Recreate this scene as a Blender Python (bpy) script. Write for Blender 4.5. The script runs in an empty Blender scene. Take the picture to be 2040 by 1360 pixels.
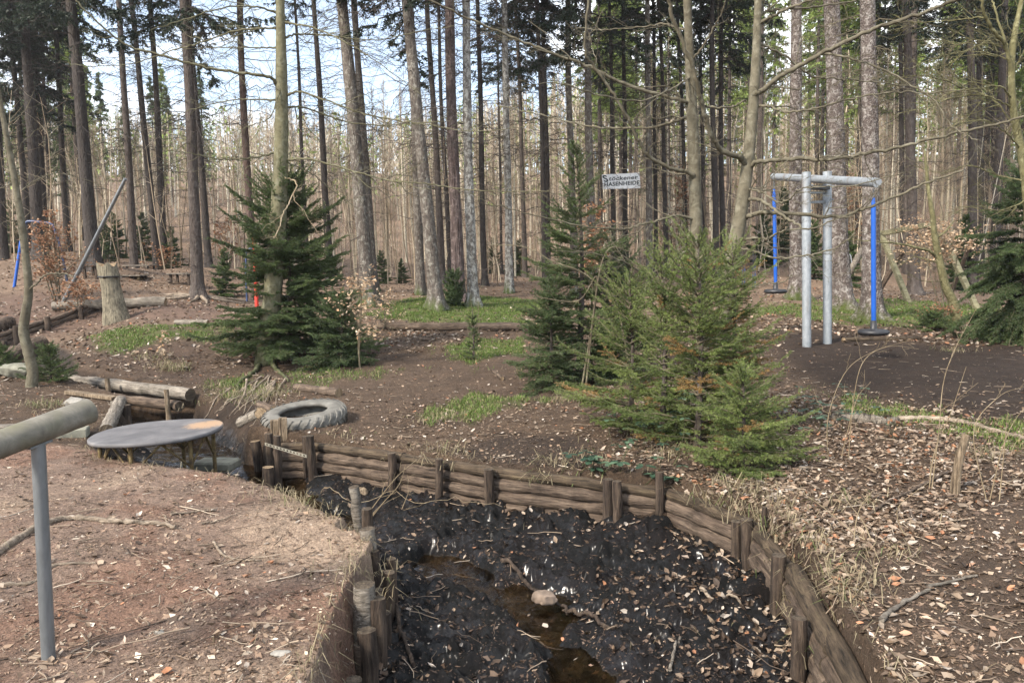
import bpy, math, random
import numpy as np
from mathutils import Matrix, Vector
R_ = math.radians
S = bpy.context.scene
COL = S.collection

# ------------------------------------------------------------------ camera
F_PX, CAM_H, PITCH, ROLL = 1500.0, 1.65, math.atan(135/1500), R_(1.0)
cd = bpy.data.cameras.new("camera"); cam = bpy.data.objects.new("camera", cd); COL.objects.link(cam)
cd.sensor_width = 36; cd.lens = F_PX/2040*36; cd.clip_start = 0.05; cd.clip_end = 1500
cam.matrix_world = Matrix.Translation((0, 0, CAM_H)) @ Matrix.Rotation(math.pi/2-PITCH, 4, 'X') @ Matrix.Rotation(-ROLL, 4, 'Z')
S.camera = cam
# ------------------------------------------------------------------ world, sun, exposure
SUN_EL, SUN_AZ = R_(40), R_(228)       # azimuth clockwise from +y: the sun stands behind the camera, to the left
W = bpy.data.worlds.new("World"); S.world = W; W.use_nodes = True
nt = W.node_tree; nt.nodes.clear()
def wn(t, **k):
    n = nt.nodes.new(t)
    for a, b in k.items(): setattr(n, a, b)
    return n
sky = wn('ShaderNodeTexSky', sky_type='NISHITA', sun_disc=False, sun_elevation=SUN_EL, sun_rotation=SUN_AZ, air_density=1.0, dust_density=0.6)
tcw = wn('ShaderNodeTexCoord'); mpw = wn('ShaderNodeMapping'); mpw.inputs['Scale'].default_value = (1.6, 1.6, 5.5); mpw.inputs['Location'].default_value = (0.35, 0.2, 0.4)
nzw = wn('ShaderNodeTexNoise'); nzw.inputs['Scale'].default_value = 1.5; nzw.inputs['Detail'].default_value = 6; nzw.inputs['Roughness'].default_value = 0.55
rpw = wn('ShaderNodeValToRGB'); rpw.color_ramp.elements[0].position = 0.45; rpw.color_ramp.elements[1].position = 0.62; rpw.color_ramp.elements[0].color = (.16, .16, .16, 1)
mxw = wn('ShaderNodeMix', data_type='RGBA'); mxw.inputs['B'].default_value = (10.2, 10.4, 10.7, 1)
bgw = wn('ShaderNodeBackground'); bgw.inputs['Strength'].default_value = 0.12
out = wn('ShaderNodeOutputWorld')
L = nt.links.new
L(tcw.outputs['Generated'], mpw.inputs['Vector']); L(mpw.outputs['Vector'], nzw.inputs['Vector']); L(nzw.outputs['Fac'], rpw.inputs['Fac'])
L(rpw.outputs['Color'], mxw.inputs['Factor']); L(sky.outputs['Color'], mxw.inputs['A']); L(mxw.outputs['Result'], bgw.inputs['Color']); L(bgw.outputs['Background'], out.inputs['Surface'])
sd = bpy.data.lights.new("sun", 'SUN'); sun = bpy.data.objects.new("sun", sd); COL.objects.link(sun)
sd.energy = 3.5; sd.angle = R_(9); sd.color = (1.0, 0.91, 0.79)
sdir = Vector((math.sin(SUN_AZ)*math.cos(SUN_EL), math.cos(SUN_AZ)*math.cos(SUN_EL), math.sin(SUN_EL)))
sun.rotation_euler = sdir.to_track_quat('Z', 'Y').to_euler()
S.view_settings.view_transform = 'Standard'; S.view_settings.look = 'None'; S.view_settings.exposure = 1.32; S.view_settings.gamma = 1.0
S.cycles.max_bounces = 5; S.cycles.diffuse_bounces = 3; S.cycles.glossy_bounces = 2; S.cycles.transmission_bounces = 3; S.cycles.transparent_max_bounces = 6
S.cycles.caustics_reflective = False; S.cycles.caustics_refractive = False

# ------------------------------------------------------------------ pixel helpers (reference pixels 2040x1360 -> world)
def ray(u, v):
    x = u-1020.; y = -(v-680.)
    c, s = math.cos(ROLL), math.sin(ROLL)
    x, y = x*c+y*s, -x*s+y*c
    return np.array([x, F_PX*math.cos(PITCH)+y*math.sin(PITCH), y*math.cos(PITCH)-F_PX*math.sin(PITCH)])
def atz(u, v, z):
    d = ray(u, v); t = (z-CAM_H)/d[2]; return np.array([d[0]*t, d[1]*t, z])
def atd(u, v, D):
    d = ray(u, v); t = D/d[1]; return np.array([d[0]*t, D, CAM_H+d[2]*t])

# ------------------------------------------------------------------ noise
def _hash(ix, iy, seed):
    n = (ix.astype(np.int64)*374761393+iy.astype(np.int64)*668265263+seed*974634777) & 0xffffffff
    n = ((n ^ (n >> 13))*1274126177) & 0xffffffff
    return ((n ^ (n >> 16)) & 0xffff)/65535.0
def vnoise(x, y, seed=0):
    ix, iy = np.floor(x), np.floor(y); fx, fy = x-ix, y-iy
    fx = fx*fx*(3-2*fx); fy = fy*fy*(3-2*fy); ix = ix.astype(np.int64); iy = iy.astype(np.int64)
    a, b = _hash(ix, iy, seed), _hash(ix+1, iy, seed); c, d = _hash(ix, iy+1, seed), _hash(ix+1, iy+1, seed)
    return (a*(1-fx)+b*fx)*(1-fy)+(c*(1-fx)+d*fx)*fy-0.5
def fbm(x, y, o=4, seed=0, g=0.5):
    s = 0; a = 1.0
    for i in range(o):
        s = s+a*vnoise(x*(2.03**i)+i*17.3, y*(2.03**i)-i*9.1, seed+i); a *= g
    return s
def sstep(a, b, x):
    t = np.clip((x-a)/(b-a), 0, 1); return t*t*(3-2*t)

# ------------------------------------------------------------------ terrain
# trunk table: u at the top edge, u and v at the base, distance, width px, bark, v where green crown starts, label
TR = [
 (-14,6,530,33,20,'dark',60,'dark spruce trunk cut off by the left edge, beyond the blue slanting bar'),
 (18,60,505,34,13,'dark',230,'slim dark spruce trunk, second from the left edge, rising behind the arched blue bar'),
 (50,78,510,31,24,'dark',120,'thick dark spruce trunk directly behind the arched blue bar at the far left'),
 (66,91,500,36,15,'dark',200,'dark spruce trunk half hidden by the thick one behind the arched blue bar'),
 (75,106,500,42,9,'dark',-60,'thinnest dark spruce trunk in the far left clump, right of the blue bar'),
 (105,136,500,36,13,'dark',60,'near black slender spruce trunk between the blue bar and the leaning pole'),
 (138,188,526,25,27,'dark',40,'stout dark spruce trunk crossed by the lower part of the leaning grey pole'),
 (235,268,543,31,16,'brown',-60,'straight brown spruce trunk just right of the leaning pole top, between picnic tables'),
 (262,314,540,33,15,'dark',-60,'dark spruce trunk leaning left, the left one of the close pair beside the picnic tables'),
 (303,328,540,35,15,'dark',80,'dark spruce trunk of the close pair, right one, orange brown leaves at its foot'),
 (370,395,600,22.5,24,'brown',90,'brown spruce trunk with spreading bare roots on the eroded bank'),
 (378,416,530,32,15,'dark',-60,'dark trunk emerging to the right of the spruce with spreading bare roots'),
 (478,507,600,24,17,'red',-60,'spruce trunk with reddish scraped bark behind the red climbing column'),
 (586,615,560,38,9,'brown',-60,'thin distant trunk just right of the olive barked tree in the young spruce'),
 (623,660,560,32,15,'dark',-60,'dark upright trunk rising behind the right side of the dark young spruce'),
 (679,737,600,22,31,'light',-60,'thick grey mottled spruce trunk with a knotted ring high up, behind the withered beech leaves'),
 (703,745,560,27,18,'light',-60,'slimmer grey trunk close on the right of the thick mottled trunk with the knotted ring'),
 (808,870,620,21,29,'light',50,'grey leaning spruce trunk with a faint pink mark at the grass'),
 (818,838,590,25,20,'light',-60,'grey trunk with flared foot just behind the leaning spruce with the pink mark'),
 (854,882,575,30,15,'brown',-60,'brown narrow trunk between the leaning pink marked spruce and the ridged red pine'),
 (872,898,565,36,11,'dark',-60,'thin dark trunk peeping out left of the ridged red pine'),
 (896,914,600,23.5,27,'pine',-60,'pine trunk with ridged purple brown bark and orange upper bark behind the round green bush'),
 (926,943,612,22,22,'pale',-60,'whitish mottled trunk with flared roots just right of the round green bush'),
 (950,966,567,30,13,'dark',-60,'dark trunk close behind the whitish mottled trunk'),
 (988,1000,560,42,6,'dark',170,'very thin dark trunk just left of the pale grey trunk beside the grass'),
 (1003,1015,583,26,17,'pale',-60,'pale grey straight trunk with a mossy foot at the far edge of the grass'),
 (1029,1046,552,36,11,'brown',150,'narrow brown trunk right of the pale grey trunk with a mossy foot'),
 (1073,1086,580,30,12,'dark',60,'left half of the dark twin trunks above the large dark young spruce'),
 (1085,1092,580,31,13,'dark',120,'right half of the dark twin trunks above the large dark young spruce'),
 (1132,1145,590,28,16,'light',-60,'grey trunk directly behind the bare leader of the tall young spruce'),
 (1170,1182,590,26,19,'light',130,'grey thicker trunk between the tall young spruce leader and the painted sign'),
 (1213,1226,575,33,10,'dark',-60,'dark thin trunk carrying the left side of the painted sign'),
 (1240,1248,575,33.6,12,'dark',100,'dark trunk behind the middle of the painted sign'),
 (1288,1294,580,28,15,'light',-60,'light grey trunk just right of the painted sign'),
 (1300,1307,575,34,10,'dark',-60,'dark trunk touching the light grey one right of the painted sign'),
 (1314,1328,575,33,11,'dark',60,'dark leaning trunk, third to the right of the painted sign'),
 (1352,1368,570,36,10,'dark',-60,'dark thin trunk just left of the straight smooth beech'),
 (1397,1402,570,36,10,'dark',40,'dark thin trunk just right of the straight smooth beech'),
 (1419,1427,570,30,14,'dark',110,'left one of the two dark trunks between the smooth beeches'),
 (1435,1441,570,31,12,'dark',160,'right one of the two dark trunks between the smooth beeches'),
 (1585,1588,595,22,29,'scaly',-60,'scaly grey trunk with a bright mossy foot behind the far seat of the pendulum swing'),
 (1655,1677,618,19.5,40,'scaly',-60,'scaly trunk with a flared lichen stained foot behind the swing posts'),
 (1727,1738,640,17.5,37,'scaly',-60,'big scaly spruce trunk with spreading roots behind the near blue pendulum'),
 (1790,1800,545,38,12,'dark',80,'dark distant trunk just right of the big scaly spruce'),
 (1803,1822,585,27,22,'brown',90,'grey brown trunk with mossy foot behind the leaning timber frame'),
 (1935,1938,560,30,20,'brown',70,'grey brown trunk rising behind the drooping dark spruce at the right'),
 (1952,1956,550,36,14,'dark',110,'dark trunk close behind the grey brown one above the drooping spruce'),
 (1975,1985,540,42,10,'dark',150,'thin dark trunk left of the forked olive tree at the right edge'),
]
ctl = [(-0.9,3,0),(-2.1,3.2,-.03),(-4,3,.05),(-2.5,5,.08),(-4,5.5,.06),(-1.2,4.2,.0),(-6,6,.05),(-3.4,6.4,0.0),(-2,5.8,-.02),(-5.5,8,.03),(-7,9,.08),(-6,9.8,0.0),(-7.1,11,.16),(-9,12.5,.1),(-12,13,.1),(-16,12,.3),(-10,8,.1),
 (2.2,3.5,0.02),(2,4.6,-.01),(3,3,.05),(3.2,5,.12),(4.14,6,.15),(1.4,6,-.05),(.5,6.4,-.09),(1.5,7,.08),(-.5,7.3,-.11),(-1.5,7.9,-.12),(-2.4,8.6,.03),(-3,9.8,0.02),(-2.5,10.5,.06),(0,9,.05),(1,11,.07),(3,9,.12),(4.8,7,.17),
 (5.2,13.2,.28),(7,11,.25),(9,14,.24),(8.5,9,.22),(4,11.5,.18),(11,16,.35),(-1.6,17,.37),(-4.52,13.6,.09),(-4.6,12,0.02),(-6.5,12.9,.12),(-7.4,14.5,.3),(-8.3,15.8,.62),(-8.98,17,.68),(-6.5,16.5,.5),(-3.5,15,.3),(0,14,.25),
 (-10.3,17.2,.15),(-11.0,18.6,.22),(-11.2,19.8,.40),(-12.2,18.6,.38),(-14,18,.5),(-11.9,20,1.08),(-9.5,20,.9),(-7,20,.75),(-5,22,.75),(-11.9,27,1.8),(-15,24,1.7),(-18,22,1.5),(-20,30,2.3),(-14,16.5,.35),
 (-4,50,2.1),(-24,50,4.6),(20,35,1.1),(10,50,2.4),(13,40,2.6),(28,50,4.0),(0,80,7),(-30,80,9.5),(-60,60,7.5),(30,80,9),(60,60,7),(0,140,19),(-60,140,21),(60,140,22),(-110,120,12),(110,120,17),(0,230,30),(-150,230,30),(150,230,26),(-180,60,10),(180,60,12),
 (-30,5,.5),(30,5,.6),(-60,0,1),(60,0,1),(0,-10,.1),(-8,-6,.1),(8,-6,.1),(0,-60,1),(-60,-60,1),(60,-60,1),(14,8,.4),(-14,6,.3)]
cw = [1.0]*len(ctl)
for t in TR:
    if t[2] not in (575, 580, 570, 560):
        p = atd(t[1], t[2], t[3]); ctl.append(tuple(p)); cw.append(0.6)
CP = np.array(ctl); cwa = np.array(cw)
def _warp(x, y):      # shrink the far field so the spline stays tame
    r = np.sqrt(x*x+y*y)+1e-6; k = np.log1p(r/12)*12/r
    return x*k, y*k
_cx, _cy = _warp(CP[:, 0], CP[:, 1]); NC = len(CP)
_r2 = (_cx[:, None]-_cx[None])**2+(_cy[:, None]-_cy[None])**2
_K = np.where(_r2 > 0, _r2*np.log(_r2+1e-12)*.5, 0)+np.diag(0.6/cwa)
_P = np.stack([np.ones(NC), _cx, _cy], 1)
_A = np.block([[_K, _P], [_P.T, np.zeros((3, 3))]])
_w = np.linalg.solve(_A, np.concatenate([CP[:, 2], np.zeros(3)]))
def base_h(x, y):
    wx, wy = _warp(x, y); s = _w[NC]+_w[NC+1]*wx+_w[NC+2]*wy
    for i in range(NC):
        r2 = (wx-_cx[i])**2+(wy-_cy[i])**2
        s = s+_w[i]*r2*np.log(r2+1e-12)*.5
    return s
# creek outline (x, y, bank softness of the edge that starts here)
CK = [(1.15,0.5,.08),(1.30,2.96,.08),(1.41,3.49,.08),(1.55,4.35,.08),(1.57,5.16,.08),(1.19,5.94,.08),(.77,6.14,.08),(-.21,6.63,.08),(-.71,6.91,.08),(-1.17,7.26,.08),(-2.13,7.81,.08),(-2.62,7.85,.10),(-2.95,8.3,.12),(-3.0,9.0,.45),(-3.35,9.8,.7),(-4.0,10.4,.5),(-4.6,10.7,.12),(-6.2,11.9,.12),(-7.5,13.0,.6),(-8.5,14.4,.6),(-9.6,15.9,.5),(-10.9,17.3,.3),(-11.8,17.9,.1),(-12.3,17.5,.1),(-13.5,17.0,.3),(-17,16.6,.3),(-17,14.4,.5),(-12,14.2,.5),(-8.8,13.4,.5),(-7.2,12.0,.3),(-5.6,10.6,.2),(-5.15,9.7,.25),(-4.9,8.8,.6),(-4.6,7.9,.5),(-3.9,6.95,.45),(-3.0,6.45,.4),(-2.5,6.3,.4),(-1.9,5.9,.35),(-1.5,5.4,.3),(-1.12,4.95,.12),(-.86,4.75,.07),(-.84,3.6,.07),(-.80,2.9,.07),(-.7,0.5,.1)]
WLP = [c[:2] for c in CK]
for _i in range(1, 6): CK[_i] = (CK[_i][0]+.13, CK[_i][1]+.03, CK[_i][2])
for _i in range(6, 12): CK[_i] = (CK[_i][0]+.05, CK[_i][1]+.12, CK[_i][2])
CKA = np.array(CK)
def poly_sdf(x, y, P, soft=None):
    """signed distance, positive inside; also the softness of the nearest edge"""
    n = len(P); d = np.full(x.shape, 1e9); ins = np.zeros(x.shape, bool); sf = np.zeros(x.shape)
    for i in range(n):
        ax, ay = P[i][0], P[i][1]; bx, by = P[(i+1) % n][0], P[(i+1) % n][1]
        ex, ey = bx-ax, by-ay; t = np.clip(((x-ax)*ex+(y-ay)*ey)/(ex*ex+ey*ey+1e-9), 0, 1)
        dd = (x-ax-t*ex)**2+(y-ay-t*ey)**2
        if soft is not None:
            s2 = soft[i]*(1-t)+soft[(i+1) % n]*t; sf = np.where(dd < d, s2, sf)
        d = np.minimum(d, dd)
        c = ((ay > y) != (by > y)); xx = ax+(y-ay)/(by-ay+1e-12)*ex
        ins ^= c & (x < xx)
    d = np.sqrt(d); return np.where(ins, d, -d), sf
def water_z(x, y):
    return -.545+.11*sstep(6.9, 8.6, y)+.06*sstep(9, 12, y)+.30*sstep(12.5, 17.5, y)+.28*sstep(17, 21, y)
chan = np.array([(0.75,1.5),(.55,3.4),(.38,4.1),(.15,4.75),(-.25,5.25),(-.75,5.6),(-1.3,6.3),(-2.1,7.0),(-2.75,7.7),(-3.5,8.9),(-4.4,9.9),(-5.6,11.1),(-7.2,12.6),(-9,14.5),(-10.8,16.5),(-11.6,19)])
def chan_dist(x, y):
    d = np.full(x.shape, 1e9)
    for i in range(len(chan)-1):
        ax, ay = chan[i]; bx, by = chan[i+1]; ex, ey = bx-ax, by-ay
        t = np.clip(((x-ax)*ex+(y-ay)*ey)/(ex*ex+ey*ey), 0, 1)
        d = np.minimum(d, (x-ax-t*ex)**2+(y-ay-t*ey)**2)
    return np.sqrt(d)
def height(x, y, detail=True):
    x = np.asarray(x, float); y = np.asarray(y, float)
    h = base_h(x, y); r = np.sqrt(x*x+y*y)
    h = h+0.05*fbm(x/1.3, y/1.3, 3, 5)*np.clip(r/10, .5, 4)+(0.6*fbm(x/9, y/9, 3, 8)*sstep(28, 60, r))
    near = (np.abs(x+5) < 14) & (y < 24) & (y > -1)
    if near.any():
        xs, ys = x[near], y[near]
        wob = .10*fbm(xs*2.3, ys*2.3, 3, 21)
        s, sf = poly_sdf(xs, ys, CK, CKA[:, 2]); s = s+wob*np.clip(sf*3, .1, 1)
        hd = sstep(.16, .11, sf); t = sstep(-hd, 1-hd, s/np.maximum(sf, .03))
        wz = water_z(xs, ys); cdist = chan_dist(xs, ys)
        wid = .24+.57*sstep(7, 8.5, ys)+.5*sstep(12, 15, ys)+.26*fbm(xs*2.3, ys*2.3, 2, 33)*(ys < 8)
        bed = wz-.075+.135*sstep(wid*.45, wid*1.3, cdist)+.10*sstep(.7, 1.7, cdist)*(ys < 7)
        bed = bed+.02
        if detail: bed = bed+((.085*fbm(xs*4.5, ys*4.5, 4, 40, .6))+.045*(sstep(-.1, .4, fbm(xs*8, ys*8, 2, 47, .5))-.3)*sstep(wid*.8, wid*1.5, cdist)+.030*(sstep(-.25, .4, fbm(xs*17, ys*17, 2, 49, .45))-.4)*sstep(wid*.7, wid*1.3, cdist)+.10*sstep(.0, .22, fbm(xs*1.9+9, ys*1.9, 2, 51))*(ys < 6.8)*sstep(wid*1.3, wid*.6, cdist))*(1-.6*sstep(7, 8, ys))
        h[near] = h[near]*(1-t)+np.minimum(bed, h[near])*t
    if detail:
        h = h+(.018*fbm(x*3.1, y*3.1, 3, 60)+.010*fbm(x*12, y*12, 3, 66, .6)+.006*fbm(x*40, y*40, 2, 67))*(r < 40)
        # hollow and crack in the trodden mound
        h = h-.07*np.exp(-(((x+1.75)/.45)**2+((y-4.55)/.22)**2))+.05*np.exp(-(((x+1.3)/.5)**2+((y-4.95)/.2)**2))-.06*np.exp(-(((x+3)/.9)**2+((y-4.05)/.25)**2))
    return h
def hz(x, y, detail=False): return float(height(np.array([x]), np.array([y]), detail)[0])
def ground(u, v, dmax=120):
    d = ray(u, v); D = np.concatenate([np.arange(2, 30, .02), np.arange(30, dmax, .25)]); t = D/d[1]
    z = CAM_H+d[2]*t; g = height(d[0]*t, D, False); k = np.argmax(z <= g)
    if z[k] > g[k]: k = len(D)-1
    return np.array([d[0]*t[k], D[k], g[k]])

# ------------------------------------------------------------------ mesh builder
class MB:
    def __init__(s): s.v = []; s.f = []; s.c = []; s.n = 0
    def add(s, V, F, smooth=True, mat=0, col=None):
        V = np.asarray(V, float).reshape(-1, 3); F = np.asarray(F, np.int64)
        s.f.append((F+s.n, smooth, mat)); s.v.append(V); s.n += len(V)
        if col is None: c = np.ones((len(V), 3))
        else:
            c = np.asarray(col, float); c = np.broadcast_to(c, (len(V), 3)) if c.ndim < 2 else c
        s.c.append(c); return s
    def mesh(s, name, mats, use_col=False):
        me = bpy.data.meshes.new(name); V = np.concatenate(s.v); me.vertices.add(len(V)); me.vertices.foreach_set('co', V.ravel())
        lv = np.concatenate([f.ravel() for f, _, _ in s.f]); lt = np.concatenate([np.full(len(f), f.shape[1]) for f, _, _ in s.f])
        ls = np.concatenate([[0], np.cumsum(lt)[:-1]])
        me.loops.add(len(lv)); me.loops.foreach_set('vertex_index', lv.astype(np.int32))
        me.polygons.add(len(lt)); me.polygons.foreach_set('loop_start', ls.astype(np.int32)); me.polygons.foreach_set('loop_total', lt.astype(np.int32))
        me.polygons.foreach_set('use_smooth', np.concatenate([np.full(len(f), sm) for f, sm, _ in s.f]))
        me.polygons.foreach_set('material_index', np.concatenate([np.full(len(f), m, np.int32) for f, _, m in s.f]))
        if use_col:
            a = me.color_attributes.new('Col', 'FLOAT_COLOR', 'POINT'); C = np.concatenate(s.c)
            a.data.foreach_set('color', np.concatenate([C, np.ones((len(C), 1))], 1).astype(np.float32).ravel())
        for m in (mats if isinstance(mats, (list, tuple)) else [mats]): me.materials.append(m)
        me.update(calc_edges=True); return me
def link(name, me, parent=None, loc=None):
    o = bpy.data.objects.new(name, me); COL.objects.link(o)
    if parent is not None: o.parent = parent
    if loc is not None: o.location = loc
    return o
def tag(o, label=None, cat=None, group=None, kind=None):
    for k, v in (('label', label), ('category', cat), ('group', group), ('kind', kind)):
        if v: o[k] = v
    return o
def thing(name, label, cat, loc=(0, 0, 0), group=None):
    o = bpy.data.objects.new(name, None); COL.objects.link(o); o.location = loc; o.empty_display_size = .1
    return tag(o, label, cat, group)
def part(name, mb, mat, parent, col=False): return link(name, mb.mesh(name, mat, col), parent)
def solo(name, mb, mat, label, cat, loc=(0, 0, 0), group=None, col=False, kind=None):
    return tag(link(name, mb.mesh(name, mat, col), None, loc), label, cat, group, kind)

def frames(P):
    T = np.gradient(P, axis=-2); T /= np.linalg.norm(T, axis=-1, keepdims=True)+1e-9
    ref = np.zeros_like(T); m = np.abs(T[..., 2:3]) > .9
    ref = np.where(m, np.array([1., 0, 0]), np.array([0, 0, 1.]))
    A = np.cross(T, ref); A /= np.linalg.norm(A, axis=-1, keepdims=True)+1e-9
    return T, A, np.cross(T, A)
def tubes(mb, P, Rr, sides=6, mat=0, col=None, caps=False, rough=0, rng=None, smooth=True):
    """P (n,k,3) and radii (n,k): n tubes of k rings"""
    P = np.asarray(P, float); Rr = np.asarray(Rr, float)
    if P.ndim == 2: P = P[None]; Rr = Rr[None]
    n, k, _ = P.shape
    T, A, B = frames(P)
    if k > 1:   # keep the frame stable along a tube
        A = np.repeat(A[:, :1], k, 1) - T*np.sum(np.repeat(A[:, :1], k, 1)*T, -1, keepdims=True); A /= np.linalg.norm(A, axis=-1, keepdims=True)+1e-9; B = np.cross(T, A)
    th = np.arange(sides)/sides*2*np.pi
    rr = np.repeat(Rr[:, :, None], sides, 2)
    if rough and rng is not None: rr = rr*(1+rough*(rng.random(rr.shape)-.5)*2)
    V = P[:, :, None]+rr[..., None]*(np.cos(th)[None, None, :, None]*A[:, :, None]+np.sin(th)[None, None, :, None]*B[:, :, None])
    idx = np.arange(n*k*sides).reshape(n, k, sides)
    a = idx[:, :-1]; b = idx[:, 1:]
    F = np.stack([a, np.roll(a, -1, 2), np.roll(b, -1, 2), b], -1).reshape(-1, 4)
    c = None
    if col is not None:
        c = np.asarray(col, float)
        if c.ndim == 2: c = np.repeat(c, k*sides, 0)
    base = mb.n
    mb.add(V.reshape(-1, 3), F, smooth, mat, c)
    if caps:
        for e in (0, -1):
            ring = idx[:, e]; cen = P[:, e]; m0 = mb.n
            RV = V[:, e].reshape(-1, 3); VV = np.concatenate([RV, cen])
            rid = np.arange(n*sides).reshape(n, sides); cid = (n*sides+np.arange(n))[:, None]+np.zeros((1, sides), int)
            F3 = np.stack([rid, np.roll(rid, -1, 1), cid] if e == -1 else [np.roll(rid, -1, 1), rid, cid], -1).reshape(-1, 3)
            mb.add(VV, F3, False, caps if isinstance(caps, int) and caps is not True else mat, None if c is None else c[0])
    return V
def curve(pts, n):
    """Catmull-Rom through pts, n samples"""
    P = np.asarray(pts, float)
    if len(P) == 2: t = np.linspace(0, 1, n)[:, None]; return P[0]*(1-t)+P[1]*t
    Q = np.concatenate([[2*P[0]-P[1]], P, [2*P[-1]-P[-2]]]); t = np.linspace(0, len(P)-1-1e-6, n); i = t.astype(int); f = (t-i)[:, None]
    a, b, c, d = Q[i], Q[i+1], Q[i+2], Q[i+3]
    return .5*((2*b)+(-a+c)*f+(2*a-5*b+4*c-d)*f**2+(-a+3*b-3*c+d)*f**3)
def box(mb, c, s, rot=None, mat=0, bev=0.0, col=None):
    """box with chamfered edges; c centre, s full size, rot 3x3"""
    s = np.array(s, float)/2; b = min(bev, s.min()*.9) if bev else 0
    R = np.eye(3) if rot is None else np.array(rot)
    if not b:
        V = np.array([(x, y, z) for x in (-1, 1) for y in (-1, 1) for z in (-1, 1)])*s
        F = [(0,1,3,2),(4,6,7,5),(0,4,5,1),(2,3,7,6),(0,2,6,4),(1,5,7,3)]
        mb.add(V@R.T+c, F, False, mat, col); return
    V = []; ids = {}
    for x in (-1, 1):
        for y in (-1, 1):
            for z in (-1, 1):
                q = np.array([x, y, z])*s
                for a in range(3):
                    p = q-np.array([x, y, z])*b; p[a] = q[a]; ids[(x, y, z, a)] = len(V); V.append(p)
    F4 = []; F3 = []
    for a in range(3):
        o = [i for i in range(3) if i != a]
        for sg in (-1, 1):
            f = []
            for p, q in ((-1, -1), (1, -1), (1, 1), (-1, 1)):
                k = [0, 0, 0]; k[a] = sg; k[o[0]] = p; k[o[1]] = q; f.append(ids[(*k, a)])
            F4.append(f if (sg > 0) == (a != 1) else f[::-1])
        for p in (-1, 1):
            for q in (-1, 1):
                k1 = [0, 0, 0]; k2 = [0, 0, 0]; k1[a] = -1; k2[a] = 1
                for k in (k1, k2): k[o[0]] = p; k[o[1]] = q
                F4.append([ids[(*k1, o[0])], ids[(*k2, o[0])], ids[(*k2, o[1])], ids[(*k1, o[1])]])
    for x in (-1, 1):
        for y in (-1, 1):
            for z in (-1, 1): F3.append([ids[(x, y, z, a)] for a in range(3)])
    V = np.array(V)@R.T+c; mb.add(V, F4, False, mat, col); mb.f.append((np.array(F3)+mb.n-len(V), False, mat))
def rotz(a): c, s = math.cos(a), math.sin(a); return np.array([[c, -s, 0], [s, c, 0], [0, 0, 1.]])
def align(a, b):
    """rotation whose x axis runs from a to b"""
    x = np.array(b, float)-a; x /= np.linalg.norm(x); up = np.array([0, 0, 1.]) if abs(x[2]) < .95 else np.array([0, 1., 0])
    y = np.cross(up, x); y /= np.linalg.norm(y); return np.stack([x, y, np.cross(x, y)], 1)

# ------------------------------------------------------------------ materials
def mat(name, build, rough=.8, spec=.3):
    m = bpy.data.materials.new(name); m.use_nodes = True; t = m.node_tree; b = t.nodes['Principled BSDF']
    b.inputs['Roughness'].default_value = rough; b.inputs['Specular IOR Level'].default_value = spec
    build(t, b); return m
def N(t, typ, **k):
    n = t.nodes.new(typ)
    for a, v in k.items():
        if a in n.inputs: n.inputs[a].default_value = v
        else: setattr(n, a, v)
    return n
def coords(t, scale=(1, 1, 1), kind='Object'):
    tc = N(t, 'ShaderNodeTexCoord'); mp = N(t, 'ShaderNodeMapping'); mp.inputs['Scale'].default_value = scale
    t.links.new(tc.outputs[kind], mp.inputs['Vector']); return mp.outputs['Vector']
def noise(t, vec, scale, detail=4, rough=.6, dist=0.0):
    n = N(t, 'ShaderNodeTexNoise'); n.inputs['Scale'].default_value = scale; n.inputs['Detail'].default_value = detail
    n.inputs['Roughness'].default_value = rough; n.inputs['Distortion'].default_value = dist
    t.links.new(vec, n.inputs['Vector']); return n.outputs['Fac']
def ramp(t, fac, stops):
    r = N(t, 'ShaderNodeValToRGB'); e = r.color_ramp.elements
    while len(e) < len(stops): e.new(.5)
    for x, (p, c) in zip(e, stops): x.position = p; x.color = (*c, 1) if len(c) == 3 else c
    t.links.new(fac, r.inputs['Fac']); return r.outputs['Color']
def mixc(t, f, a, b, mode='MIX'):
    m = N(t, 'ShaderNodeMix', data_type='RGBA', blend_type=mode)
    for k, v in (('Factor', f), ('A', a), ('B', b)):
        s = [i for i in m.inputs if i.name == k and (i.type == ('VALUE' if k == 'Factor' else 'RGBA'))][0]
        if hasattr(v, 'node'): t.links.new(v, s)
        else: s.default_value = v if k == 'Factor' else (*v, 1)
    return [o for o in m.outputs if o.type == 'RGBA'][0]
def bump(t, b, h, strength=.5, dist=.02):
    n = N(t, 'ShaderNodeBump'); n.inputs['Strength'].default_value = strength; n.inputs['Distance'].default_value = dist
    t.links.new(h, n.inputs['Height']); t.links.new(n.outputs['Normal'], b.inputs['Normal'])
def vcol(t): return N(t, 'ShaderNodeAttribute', attribute_name='Col').outputs['Color']
def objrand(t): return N(t, 'ShaderNodeObjectInfo').outputs['Random']

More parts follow.
